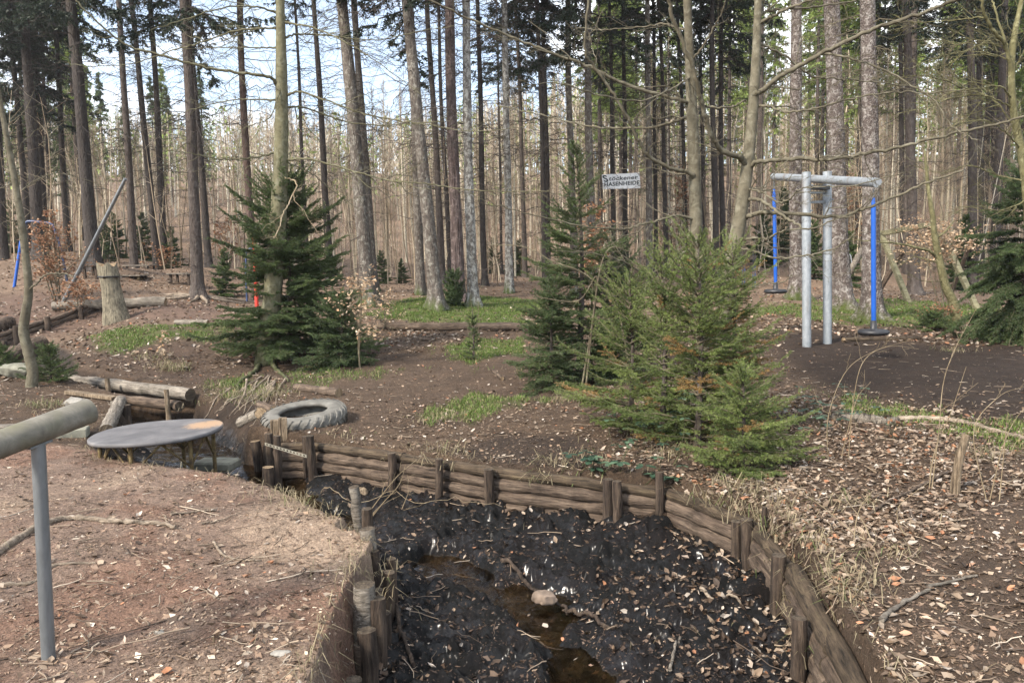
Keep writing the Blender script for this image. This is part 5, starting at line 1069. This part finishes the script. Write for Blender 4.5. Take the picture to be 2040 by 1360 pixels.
# ---- young spruces
def spruce(label, u, v, D, hgt, rad, kind, seed, whorls=14, per=6, nl=.017, nw=.0042, nn=26, up=.15, droop=.35, bare=.0, off=(0, 0), name='young_spruce', dens=1.0, z0f=.04, zbase=None, dead=.0, thin=0.0, prof=.8, cat='young tree', link_=True, trunk_r=None):
    rg = np.random.default_rng(seed)
    if link_:
        b = atd(u, v, D); b[2] = hz(b[0], b[1]) if zbase is None else zbase
    mb = MB(); tr = trunk_r or .012+.012*hgt; P = curve([(0, 0, -.1), (.02*hgt, .01, hgt*.5), (0, 0, hgt)], 14); tubes(mb, P, np.linspace(tr, .004, 14), 9)
    A_, B_, C0, C1 = [], [], [], []
    TW = []; TR_ = []
    for w in range(whorls*2):
        f = (w/(whorls*2-1))**.9; z = hgt*(z0f+(1-z0f-.03)*f); main = w % 2 == 0
        if f < bare: continue
        k = per if main else max(3, per-3)
        Rz = rad*((1-f)**prof*.92+.08)*(1 if main else .75)*(1-thin*(.5-abs(f-.5)))
        for j in range(k):
            if rg.random() > dens: continue
            a = rg.random()*6.283; L_ = Rz*rg.uniform(.5, 1.22)
            if L_ < .05: continue
            ns = 8; s = np.linspace(0, 1, ns)[:, None]; d = np.array([math.cos(a), math.sin(a), 0]); rise = up+.9*f**2
            Q = np.array([0, 0, z])+d*L_*s+np.array([0, 0, 1])*L_*(rise*s-(droop*(1-f)+.1)*1.2*s**1.6+.22*s**3); Q[1:] += rg.normal(size=(ns-1, 3))*.012*L_
            TW.append(Q); TR_.append(np.linspace(.004+.006*L_, .0015, ns))
            ng = max(6, int(L_/.026*dens)); t = np.linspace(.12, .98, ng); ff = t*(ns-1); i = np.minimum(ff.astype(int), ns-2); ww = (ff-i)[:, None]
            p0 = Q[i]*(1-ww)+Q[i+1]*ww; T = Q[i+1]-Q[i]; T /= np.linalg.norm(T, axis=1, keepdims=True); sd = np.cross([0, 0, 1], T); sd *= (np.where(np.arange(ng) % 2 == 0, 1, -1))[:, None]
            ln = (.30*L_*(1.12-t)+.03+.02*rg.random(ng))*rg.uniform(.7, 1.2, ng); e = p0+ln[:, None]*(T*.75+sd*.62+np.array([0, 0, -.16])+.12*rg.normal(size=(ng, 3)))
            A_.append(p0); B_.append(e); dd_ = rg.random() < dead*(1.6-f*1.6); tone = .98 if dd_ else rg.uniform(.1, .75)
            C0.append(np.clip(tone+(np.zeros(ng) if dd_ else .2*(rg.random(ng)-.5)+.12*t), 0, .99 if dd_ else .84)); C1.append(np.full(ng, rg.uniform(.3, .7)))
            # second order
            big = ln > .11
            if big.any():
                for q0, q1, l2, c in zip(p0[big], e[big], ln[big], C0[-1][big]):
                    m2 = max(3, int(l2/.04)); tt = np.linspace(.25, .9, m2)[:, None]; s0 = q0+(q1-q0)*tt; dd2 = (q1-q0)/l2; sd2 = np.cross([0, 0, 1], dd2)*np.where(np.arange(m2) % 2 == 0, 1, -1)[:, None]
                    A_.append(s0); B_.append(s0+l2*.38*(1.1-tt)*(dd2*.7+sd2*.65+.15*rg.normal(size=(m2, 3)))); C0.append(np.full(m2, c)); C1.append(rg.uniform(.3, .8, m2))
            # needles on the branch itself, outer two thirds
            A_.append(Q[2:-1]); B_.append(Q[3:]); C0.append(np.full(ns-3, .5 if not dd_ else .98)); C1.append(np.full(ns-3, .5))
    TW = np.array(TW); tubes(mb, TW, np.array(TR_), 5, col=np.tile([.3, .5, 0], (len(TW), 1)))
    A = np.concatenate(A_); B = np.concatenate(B_); c0 = np.concatenate(C0); c1 = np.concatenate(C1)
    tubes(mb, np.stack([A, B], 1), np.full((len(A), 2), .0012+.0001*D), 3, col=np.tile([.3, .5, 0], (len(A), 1)))
    ll = np.linalg.norm(B-A, axis=1); rep = np.maximum(1, np.round(ll/.05)).astype(int); Ar, Br = [], []
    idx = np.repeat(np.arange(len(A)), rep); off_ = np.concatenate([np.arange(r) for r in rep]); fr = off_/rep[idx]; fr2 = (off_+1)/rep[idx]
    A2 = A[idx]+(B-A)[idx]*fr[:, None]; B2 = A[idx]+(B-A)[idx]*fr2[:, None]*1.02
    needle_tris(mb, A2, B2, nn, nl, nw, c0[idx], c1[idx], rg)
    if not link_: return mb
    o = thing(name, label, cat, tuple(b)); mt = MB(); tubes(mt, P, np.linspace(tr, .004, 14)*1.02, 12, rough=.04, rng=rg); part('trunk', mt, BARK['brown'], o); part('crown', mb, [BARK['twig'], NEEDLE[kind]], o, True); return o
spruce('large dark young spruce wrapped round the foot of the olive barked tree', 576, 708, 13.8, 3.3, 1.55, 'mid', 61, 17, 9, .030, .008, 13, droop=.26, z0f=.10, trunk_r=.05, prof=.50, dens=.92)
spruce('small dark spruce filling the right flank of the large dark one', 680, 690, 12.8, 1.2, .75, 'dark', 63, 12, 8, .030, .008, 12, droop=.3, prof=.5)
spruce('tall dark young spruce with a bare pointed leader left of the painted sign', 1152, 722, 10.6, 3.35, 1.25, 'mid', 64, 17, 7, .026, .0062, 13, droop=.25, up=.15, prof=1.0, dens=.9)
spruce('short dark spruce pressed against the right side of the tall one with the pointed leader', 1228, 720, 10.9, 2.0, .8, 'dark', 68, 12, 7, .026, .0062, 14, droop=.3, prof=.5)
spruce('bright green loose young spruce with some orange dead twigs in front of the smooth beeches', 1388, 895, 6.8, 1.92, .85, 'bright', 65, 16, 7, .019, .0040, 22, droop=.16, up=.30, dead=.14, prof=.5, dens=.85)
spruce('low bright green spruce at the very front, spreading over the log wall corner', 1478, 912, 6.1, .85, .68, 'bright', 66, 9, 7, .019, .0034, 24, droop=.12, up=.2, dead=.03)
spruce('pale green airy young spruce left of the bright one with orange dead twigs', 1255, 800, 7.7, 1.55, .78, 'bright', 67, 12, 7, .019, .0042, 20, dens=.85, droop=.15, up=.25, dead=.05, prof=.4)
spruce('browning young spruce close behind the bright one, mostly orange lower twigs', 1455, 850, 7.4, 1.85, .6, 'bright', 69, 13, 7, .019, .0042, 18, droop=.3, dead=.5, prof=.4)
spruce('slim bright young spruce rising from the left part of the bright clump by the beeches', 1318, 850, 7.1, 1.78, .55, 'bright', 167, 13, 6, .019, .0042, 20, dens=.8, droop=.2, up=.3, dead=.08, prof=.5)
spruce('slender dark spruce on the left flank of the tall one with the pointed leader', 1095, 735, 10.3, 1.5, .62, 'dark', 168, 11, 7, .026, .0062, 14, droop=.3, prof=.5)
spruce('drooping dark spruce with hanging boughs at the right edge', 2030, 690, 13.4, 3.3, 1.35, 'dark', 70, 15, 8, .034, .009, 12, droop=.95, up=.05, prof=.6)
spruce('small bushy spruce at the foot of the thin pale young beech', 100, 752, 11.4, .55, .42, 'mid', 71, 8, 7, .024, .006, 18, droop=.1, up=.25)
spruce('small spruce peeping in at the left edge beside the thin pale young beech', 5, 735, 12.2, .45, .38, 'mid', 72, 8, 7, .024, .006, 16, droop=.1, up=.25)
spruce('round dark green bush at the foot of the ridged pine behind the grass', 905, 607, 22.1, .95, .42, 'dark', 73, 9, 8, .05, .014, 10, droop=.05, up=.5, prof=.4, name='evergreen_bush', cat='bush')
spruce('tiny thin spruce seedling standing just before the long brown log', 942, 690, 12.8, .85, .20, 'mid', 74, 8, 5, .024, .006, 12, droop=.1, up=.35)
spruce('flat green spruce boughs spread at the foot of the leaning mossy tree', 1862, 640, 15.6, .34, .62, 'mid', 75, 5, 9, .03, .008, 14, droop=.05, up=.05)
spruce('low flat dark spruce growth under the drooping spruce at the right edge', 1965, 662, 14.4, .4, .75, 'dark', 76, 6, 9, .03, .008, 14, droop=.05, up=.1)
FM = [spruce('', 0, 0, 30, 2.6, .95, 'mid', 80+i, 10, 6, .07, .022, 8, link_=False, droop=.3).mesh('crown', [BARK['twig'], NEEDLE['mid']], True) for i in range(3)]
def far_spruce(u, D, h, label, k=0, w=1.0):
    b = atd(u, 540, D); b[2] = hz(b[0], b[1])-.05; o = thing('young_spruce', label, 'young tree', tuple(b), 'young spruces in the background'); c = link('crown', FM[k % 3], o); c.scale = (h/2.6*w, h/2.6*w, h/2.6); c.rotation_euler = (0, 0, k*1.3)
for i, a in enumerate([(212,34,1.9,'green young spruce behind the stout trunk and the leaning pole'),(232,37,2.2,'green young spruce just left of the straight brown trunk, in the distance'),(345,35,2.0,'young spruce to the right of the close dark pair of trunks, in the distance'),(290,38,2.4,'green young spruce seen between the straight brown trunk and the close dark pair'),
 (448,24,1.6,'young spruce right of the spruce with spreading bare roots'),(30,36,2.6,'dark young spruce behind the slanting blue bar at the left edge'),(760,33,1.5,'dark young spruce behind the slimmer grey trunk near the withered leaves'),(800,34,1.2,'small dark spruce left of the leaning pink marked trunk, in the distance'),
 (1520,34,2.6,'dark young spruce behind the far pendulum of the swing'),(1620,30,2.4,'dark young spruce seen between the two swing posts'),(1560,40,3.4,'dark tall young spruce behind the scaly trunk with the bright mossy foot'),(1690,28,2.0,'dark young spruce behind the bleached log beam'),(1920,30,3.0,'dark young spruce behind the right leg of the timber frame'),(1035,40,2.0,'dark young spruce in the distance right of the pale trunk with a mossy foot'),(985,44,2.2,'small dark spruce far behind the whitish mottled trunk'),(660,30,1.6,'dark young spruce in the distance at the right shoulder of the large dark one')]):
    far_spruce(a[0], a[1], a[2], a[3], i)

# ---- withered beech shrubs
def leafy(label, u, v, D, hgt, wid, nst, mat_, nleaf, lsize, seed, name='beech_shrub', zlo=.1, cat='shrub', wood='twig', lean=(0, 0)):
    rg = np.random.default_rng(seed); b = atd(u, v, D); b[2] = hz(b[0], b[1]); o = thing(name, label, cat, tuple(b)); mb = MB(); tips = []
    for k in range(nst):
        a = rg.random()*6.283; s = np.linspace(0, 1, 12)[:, None]; top = np.array([math.cos(a)*wid*.35*rg.random()+lean[0], math.sin(a)*wid*.35*rg.random()+lean[1], hgt*rg.uniform(.75, 1)])
        P = top*s+np.array([0, 0, -.05])+.04*hgt*np.sin(s*4+a)*[1, .5, 0]; r = np.linspace(.006+.006*hgt, .003, 12)
        tips += branchy(mb, P, r, rg, int(9+5*hgt), (wid*.2, wid*.62), 5, 0, sides=6, minr=.0022, ang=(50, 85), up=.05, zig=.12, tmin=zlo, flat=.6)
    part('stems', mb, BARK[wood], o); T = np.concatenate([t[:, -3:].reshape(-1, 3) for t in tips])
    Pn = T[rg.integers(0, len(T), nleaf)]+rg.normal(size=(nleaf, 3))*[.05, .05, .03]; n = np.tile([0, 0, 1.], (nleaf, 1)); lm = MB(); global rng; old = rng; rng = rg
    leaf_cloud(lm, Pn, n, lsize*rg.uniform(.7, 1.3, nleaf), rg.random(nleaf), rg.random(nleaf), .6, .6); rng = old; part('leaves', lm, mat_, o, True); return o
leafy('russet leaved beech shrub between the thin pale young beech and the leaning pole', 108, 588, 21, 2.5, 2.2, 5, M_BROWNLEAF, 1500, .075, 81, zlo=.25)
leafy('russet shrub low behind the foot of the leaning pole', 150, 580, 20, .9, 1.3, 3, M_BROWNLEAF, 500, .07, 82)
leafy('slim beech with russet leaves showing behind the tall spruce with the pointed leader', 1192, 700, 11.6, 2.6, 1.0, 2, M_BROWNLEAF, 620, .06, 83, zlo=.6)
leafy('withered pale orange beech twigs at the right side of the large dark young spruce', 725, 700, 12.4, 1.6, 1.3, 2, M_PALELEAF, 330, .062, 84, zlo=.25)
leafy('copper leaved beech spread around the crown of the leaning mossy tree', 1878, 625, 16.4, 2.15, 2.7, 4, M_PALELEAF, 1500, .06, 85, zlo=.6)
leafy('small copper leaved shrub at the foot of the leaning mossy tree', 1862, 622, 16, .5, .9, 3, M_BROWNLEAF, 260, .055, 86)
leafy('tiny beech seedling with a few pale leaves on the small left mound', 330, 702, 13.6, .62, .34, 1, M_PALELEAF, 34, .085, 87, cat='seedling', name='beech_seedling')
leafy('small orange leaved twig clump by the mulch edge at the right', 1785, 862, 6.6, .24, .22, 3, M_BROWNLEAF, 26, .045, 88, cat='seedling', name='beech_seedling')
leafy('rusty leaved low shrub beside the close dark pair of trunks at the picnic tables', 330, 545, 33, 1.2, 1.8, 4, M_BROWNLEAF, 420, .10, 89)
leafy('rusty leaved young beech far behind the swing posts', 1700, 560, 34, 4.5, 3.0, 4, M_BROWNLEAF, 1500, .10, 90, zlo=.2)
leafy('rusty leaved young beech behind the large young spruce and red column', 455, 560, 34, 2.2, 2.4, 4, M_BROWNLEAF, 500, .11, 91)
leafy('rust coloured young beech in the distance right of the painted sign', 1345, 575, 36, 5.0, 2.6, 4, M_BROWNLEAF, 900, .12, 92)
leafy('bare shrub with few pale leaves at the edge of the grass by the round bush', 760, 655, 17, 1.1, 1.2, 3, M_PALELEAF, 120, .06, 93)
# ---- brambles
def bramble(label, spots, D0, seed, ls=.055):
    rg = np.random.default_rng(seed); p = atz(*spots[0][:2], 0) if D0 is None else ground(*spots[0][:2]); o = thing('bramble', label, 'bramble', tuple(p)); lm = MB(); sm = MB(); prev = np.zeros(3)
    for u, v, up_ in spots:
        g = ground(u, v)-p; c = g+[0, 0, up_]; P = curve([g+[rg.normal()*.05, .03, -.02], g+[0, 0, up_*.7], c], 7); tubes(sm, P, np.linspace(.0028, .0015, 7), 5)
        n = rg.integers(3, 6); a0 = rg.random()*6.28
        for k in range(n):
            a = a0+k*6.283/n+rg.normal()*.2; d = np.array([math.cos(a), math.sin(a), .1]); s_ = ls*rg.uniform(.7, 1.2); t = d/np.linalg.norm(d); b_ = np.cross([0, 0, 1], t); nn_ = np.cross(t, b_)
            th = np.linspace(0, 2*np.pi, 13)[:-1]; V = [c+t*s_*(.62+.5*math.cos(q))+b_*s_*.34*math.sin(q)*(1+.3*math.cos(q))+nn_*(-.12*s_*math.cos(q)+.1*s_*abs(math.sin(q))) for q in th]
            m0 = np.array(V+[c+t*s_*.62]); lm.add(m0, [[i, (i+1) % 12, 12] for i in range(12)], True, 0, np.tile([rg.random(), rg.random(), 0], (13, 1)))
    part('stems', sm, BARK['olive'], o); part('leaves', lm, M_BRAMBLE, o, True)
rg0 = np.random.default_rng(3)
bramble('green bramble sprays hanging over the log wall in the middle of its length', [(1190+rg0.normal()*28, 962+rg0.normal()*14, .08+.10*rg0.random()) for _ in range(11)]+[(1318,985,.06),(1345,975,.07),(1300,965,.08)], 1, 5, .078)
bramble('dark bramble mat right of the low bright spruce at the mulch edge', [(1640+rg0.normal()*50, 838+rg0.normal()*20, .05+.12*rg0.random()) for _ in range(46)], 1, 6, .055)
bramble('scattered bramble leaves under the bright spruce behind the log wall', [(1310+rg0.normal()*50, 880+rg0.normal()*28, .05+.2*rg0.random()) for _ in range(34)], 1, 7, .055)
bramble('dark bramble tangle inside the browning young spruce', [(1365+rg0.normal()*26, 870+rg0.normal()*20, .2+.35*rg0.random()) for _ in range(24)], 1, 8, .055)
# ---- bare stems on the right bank and by the creek
def stems(label, base, lines, r0=.006, seed=1, D=None, bk='straw', name='bare_shrub', n1=4, cat='shrub'):
    rg = np.random.default_rng(seed); p = ground(*base); o = thing(name, label, cat, tuple(p)); D = D or p[1]
    for l in lines:
        W_ = np.array([atd(u, v, D+.06*i) for i, (u, v) in enumerate(l)])-p; W_[0, 2] = hz(*(W_[0]+p)[:2])-p[2]-.02; k = 24; c = curve(W_, k); mb = MB(); Lm = np.linalg.norm(np.diff(c, axis=0), axis=1).sum()
        branchy(mb, c, np.linspace(r0, r0*.3, k), rg, int(n1*Lm+1), (.05, .3), 2, 0, sides=6, minr=.0012); part('stem', mb, BARK[bk], o)
stems('tall pale forked stem rising from the leaves right of centre on the right bank', (1856,975), [[(1856,975),(1870,860),(1880,760),(1905,690),(1945,615)],[(1850,985),(1862,900),(1895,820),(1925,730)]], .0045, 1)
stems('arching thin pale stems in front of the dark mulch', (1660,915), [[(1650,920),(1650,830),(1685,740),(1740,700),(1810,678)],[(1690,900),(1700,800),(1720,720),(1770,690),(1830,695)],[(1675,880),(1705,800),(1735,760)]], .004, 2)
stems('leaning pale stems at the right edge with side twigs', (1965,1000), [[(1970,1000),(1995,900),(2020,840),(2060,790)],[(1968,975),(1940,860),(1990,790),(2040,770)],[(1990,1010),(2000,900),(2008,820)]], .004, 3)
stems('cluster of thin dead stalks among the leaves in the middle of the right bank', (1755,1080), [[(1740,1085),(1720,1040),(1690,1000),(1660,950)],[(1745,1080),(1700,1060),(1640,1010),(1590,975)],[(1830,1110),(1800,1060),(1790,1010),(1850,960)],[(1700,1075),(1710,1020),(1740,975)]], .0045, 4, n1=7)
stems('tangle of pale dead twigs leaning over the stake edging of the mound', (735,1060), [[(705,1062),(750,1000),(790,950),(830,915)],[(715,1060),(760,1005),(795,965),(808,925)],[(725,1058),(745,1020),(770,1000),(800,985)],[(740,1060),(735,1090),(745,1110),(725,1150)],[(745,1055),(790,1030),(810,990),(815,975)]], .006, 5, bk='straw')
stems('bare twiggy seedling by the right shoulder of the large dark spruce', (735,700), [[(735,700),(745,650),(760,620),(775,600)],[(735,700),(755,660),(790,640)]], .006, 6, bk='twig')
stems('bare small shrub growing through the tiny spruce seedling before the log', (944,688), [[(942,688),(945,640),(938,600),(935,560)],[(943,680),(960,630),(990,610)],[(943,670),(925,630),(905,615)],[(944,650),(955,590),(960,570)]], .006, 7, D=13, bk='twig', n1=6)
stems('pale slanting dead branch fallen through the tall spruce and the bright one', (1265,665), [[(1265,670),(1230,610),(1195,570),(1155,540),(1100,520),(1045,492),(975,488)],[(1160,545),(1200,520),(1260,500)],[(1150,535),(1190,560),(1150,600),(1060,590)]], .014, 8, D=8.9, n1=8, bk='twig', name='fallen_branch', cat='branch')
# ---- background wood
def pole_tree(seed, H, r, crown, nb, upang, col, green=False):
    rg = np.random.default_rng(seed); mb = MB(); P = curve([(0, 0, -.3), (rg.normal()*.15, rg.normal()*.1, H*.4), (rg.normal()*.25, rg.normal()*.2, H*.7), (rg.normal()*.3, 0, H)], 16); rr_ = np.linspace(r, r*.15, 16); tubes(mb, P, rr_, 8, rough=.05, rng=rg); cm = MB()
    Q, rq = sprout(P, rr_*1.2, rg, nb, H*.05, H*crown, ang=upang, up=.3, k=6, tmin=.18, zig=.08); tubes(cm, Q, np.maximum(rq*.6, .008), 3); S2, R2 = [], []
    for q, w in zip(Q, rq):
        L_ = np.linalg.norm(q[-1]-q[0]); a, b = sprout(q, w, rg, 7, L_*.2, L_*.5, k=3, up=.2, tmin=.2); S2.append(a); R2.append(b)
    S2 = np.concatenate(S2); tubes(cm, S2, np.tile([[.008, .006, .003]], (len(S2), 1)), 3)
    return mb.mesh('trunk', BARK['birch'] if not green else BARK['brown']), cm.mesh('crown', BARK['twigpale'])
PT = [pole_tree(300+i, H, r, c, nb, ang, None) for i, (H, r, c, nb, ang) in enumerate([(15,.085,.13,70,(20,50)),(17,.10,.12,80,(20,45)),(13,.06,.14,60,(25,60)),(18,.12,.13,84,(20,50)),(11,.05,.16,54,(30,60)),(16,.075,.10,70,(20,40))])]
def tree_copy(name, label, cat, group, b, parts, rot, sc):
    o = thing(name, label, cat, tuple(b), group); o.rotation_euler = (0, 0, rot); o.scale = sc
    for nm, me in parts: link(nm, me, o)
    return o
rng = np.random.default_rng(77)
placed = []
def spots(n, u0, u1, D0, D1, mind):
    c = 0; tries = 0
    while c < n and tries < n*40:
        tries += 1; u = rng.uniform(u0, u1); D = math.exp(rng.uniform(math.log(D0), math.log(D1))); x = atd(u, 545, D)[0]
        if any((x-a)**2+(D-b)**2 < mind**2 for a, b in placed): continue
        placed.append((x, D)); c += 1; yield x, D, u
for x, D, u in spots(295, -420, 2450, 36, 74, 1.0):
    k = rng.integers(0, 6); zt_ = rng.uniform(150, 290) if u < 980 else (rng.uniform(0, 240) if u > 1300 else rng.uniform(100, 240)); s = float(np.clip((atd(u, zt_, D)[2]-hz(x, D))/(15, 17, 13, 18, 11, 16)[k], .4, 1.6)); tree_copy('birch_tree', 'slender pale pole of a tree in the dense leafless wood far behind the playground', 'tree', 'leafless pale trees massed in the background', (x, D, hz(x, D)-.05), [('trunk', PT[k][0]), ('crown', PT[k][1])], rng.random()*6.28, (max(s, .8), max(s, .8), s))
# conifers farther right with sunlit green crowns
def conifer_mesh(seed, H=22, R0=2.2, cb=.45, kind='far', nb=110):
    rg = np.random.default_rng(seed); mb = MB(); tubes(mb, curve([(0, 0, -.3), (0, 0, H)], 12), np.linspace(.2, .03, 12), 8); cm = MB(); A, B, c = [], [], []
    for j in range(nb):
        f = rg.random()**.85; z = H*(cb+(1-cb)*f); L_ = R0*(1-f)**.7*rg.uniform(.5, 1.1)+.15; a = rg.random()*6.283; d = np.array([math.cos(a), math.sin(a), 0]); s = np.linspace(0, 1, 6)[:, None]; Q = np.array([0, 0, z])+d*L_*s+np.array([0, 0, 1])*L_*(.1*s-.45*s**2); tubes(cm, Q, np.linspace(.025, .008, 6), 3, col=[.3, .5, 0])
        n = 16; t = rg.uniform(.2, 1, n); p = np.array([0, 0, z])+d*L_*t[:, None]+np.array([0, 0, 1])*L_*(.1*t-.45*t**2)[:, None]; A.append(p); B.append(p+rg.normal(size=(n, 3))*[.16, .16, .12]+[0, 0, -.14]); c.append(np.clip(rg.random()*.5+rg.random(n)*.5, 0, .95))
    A = np.concatenate(A); B = np.concatenate(B); c = np.concatenate(c); needle_tris(cm, A, B, 9, .20, .07, c, rg.random(len(A)), rg, 1.0); return mb.mesh('trunk', BARK['brown']), cm.mesh('crown', [BARK['twig'], NEEDLE[kind]], True)
CM = [conifer_mesh(400), conifer_mesh(401, 24, 2.6, .5), conifer_mesh(402, 20, 2.0, .35), conifer_mesh(403, 18, 1.8, .2, 'mid')]
def conif(n, u0, u1, D0, D1, lab, mn, ks, smin=.85, smax=1.15, grp='conifers of the background wood'):
    for x, D, u in spots(n, u0, u1, D0, D1, mn):
        k = ks[rng.integers(0, len(ks))]; s = rng.uniform(smin, smax); tree_copy('conifer_tree', lab, 'tree', grp, (x, D, hz(x, D)-.05), [('trunk', CM[k][0]), ('crown', CM[k][1])], rng.random()*6.28, (s, s, s))
conif(42, 1480, 2250, 34, 75, 'tall green crowned conifer in the right half of the background wood', 1.6, [0, 1, 2], .85, 1.2, 'green conifers in the right background')
conif(16, 1180, 1480, 45, 80, 'green crowned conifer behind the painted sign and the smooth beeches', 2.0, [0, 1, 3], .8, 1.1, 'green conifers behind the sign')
conif(10, 60, 560, 60, 85, 'dark pointed conifer among the leafless trees of the left background', 2.5, [3, 2], .55, .75, 'conifers in the left background')
conif(7, -120, 180, 40, 60, 'green conifer at the far left behind the arched blue bar', 2.5, [3, 2], .7, .95, 'green conifers at the far left')
# the wood on the far slopes reads as one mass
def far_wood():
    rg = np.random.default_rng(9); n = 1900; mb = MB(); u = rg.uniform(-900, 2940, n); D = np.exp(rg.uniform(math.log(72), math.log(175), n)); X = (u-1020)/F_PX*D; Z = height(X, D, False)
    vt = rg.uniform(215, 300, n)-110*sstep(880, 1350, u)*rg.random(n)-25*sstep(850, 950, u); Hh = np.clip(CAM_H+(545+(u-1020)*-.0175-vt)/F_PX*D-Z, 5, 26); r = Hh*.009; s = np.linspace(0, 1, 5)[None, :, None]; T = np.stack([rg.normal(size=n)*.4, rg.normal(size=n)*.4, Hh], 1); P = np.stack([X, D, Z-.2], 1)[:, None]+T[:, None]*s
    tone = rg.uniform(.2, 1, n); tubes(mb, P, (r[:, None]+.02)*np.linspace(1, .3, 5), 5, col=np.stack([tone, rg.random(n), 0*tone], 1))
    con = rg.random(n) < .34+.25*(u > 1200)
    # leafless crowns: rising twigs; conifers: sprays
    m = 85; i = np.repeat(np.arange(n), m); f = rg.random(n*m)**.7; z = f*.8+.2; A = P[i, 0]+T[i]*z[:, None]; rad = Hh[i]*np.where(con[i], .13*(1-f)+.02, .12*np.sin(np.pi*np.clip(f*.85+.1, 0, 1))); a = rg.random(n*m)*6.283
    d = np.stack([np.cos(a), np.sin(a), np.where(con[i], -.25, 1.3)+.3*rg.normal(size=n*m)], 1); q = rg.random(n*m); A = A+d*[1, 1, .2]*(rad*q)[:, None]; B = A+d*(rad*.55)[:, None]+rg.normal(size=(n*m, 3))*.15
    w = np.where(con[i], .16, .045)[:, None]; sd = np.cross(B-A, rg.normal(size=A.shape)); sd /= np.linalg.norm(sd, axis=1, keepdims=True); V = np.stack([A-sd*w, A+sd*w, B], 1).reshape(-1, 3)
    V0 = np.where(con, 1.0, 0.0); cc = np.stack([np.repeat(np.clip(tone[i]*.6+.4*rg.random(n*m), 0, 1), 3), np.repeat(rg.random(n*m), 3), np.zeros(n*m*3)], 1)
    F = np.arange(n*m*3).reshape(-1, 3); ci = con[i]; base = mb.n; mb.add(V, F[~ci], False, 0, cc); mb.f.append((F[ci]+base, False, 1))
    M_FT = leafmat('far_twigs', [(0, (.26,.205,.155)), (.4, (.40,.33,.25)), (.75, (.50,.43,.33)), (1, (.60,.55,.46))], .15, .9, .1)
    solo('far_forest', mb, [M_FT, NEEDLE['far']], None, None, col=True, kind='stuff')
far_wood()
# scrub between the trunks
def scrub():
    rg = np.random.default_rng(19); mb = MB(); n = 900; D = np.exp(rg.uniform(math.log(30), math.log(64), n)); u = rg.uniform(-100, 2140, n); X = (u-1020)/F_PX*D; Z = height(X, D, False); Hh = rg.uniform(1.5, 7, n)
    s = np.linspace(0, 1, 5)[None, :, None]; T = np.stack([rg.normal(size=n)*.25*Hh/3, rg.normal(size=n)*.2, Hh], 1); P = np.stack([X, D, Z-.1], 1)[:, None]+T[:, None]*s+np.concatenate([np.zeros((n, 1, 3)), rg.normal(size=(n, 4, 3))*.06], 1)
    tubes(mb, P, (.008+.0035*Hh)[:, None]*np.linspace(1, .3, 5), 4, col=np.stack([rg.random(n), rg.random(n), 0*D], 1))
    m = 14; i = np.repeat(np.arange(n), m); f = rg.uniform(.25, 1, n*m)[:, None]; A = P[i, 0]+T[i]*f; a = rg.random(n*m)*6.283; L_ = rg.uniform(.2, .9, n*m)*Hh[i]/5; B = A+np.stack([np.cos(a), np.sin(a), .4+.6*rg.random(n*m)], 1)*L_[:, None]; Mm = (A+B)/2+rg.normal(size=A.shape)*.05
    tubes(mb, np.stack([A, Mm, B], 1), np.tile([[.008, .006, .003]], (n*m, 1)), 3, col=np.stack([rg.random(n*m), rg.random(n*m), 0*L_], 1))
    solo('undergrowth', mb, leafmat('undergrowth_wood', [(0, (.16,.12,.08)), (.45, (.34,.27,.19)), (.8, (.48,.41,.30)), (1, (.58,.51,.40))], 0, .9, .1), None, None, col=True, kind='stuff')
scrub()

# ---- the air
mb = MB(); box(mb, (0, 40, 32), (560, 480, 90)); m = bpy.data.materials.new('haze'); m.use_nodes = True; t = m.node_tree; t.nodes.remove(t.nodes['Principled BSDF'])
v = N(t, 'ShaderNodeVolumePrincipled'); v.inputs['Color'].default_value = (.90, .94, 1, 1); v.inputs['Density'].default_value = .0004; v.inputs['Anisotropy'].default_value = .2; t.links.new(v.outputs[0], t.nodes['Material Output'].inputs['Volume'])
solo('haze', mb, m, None, None, kind='stuff')
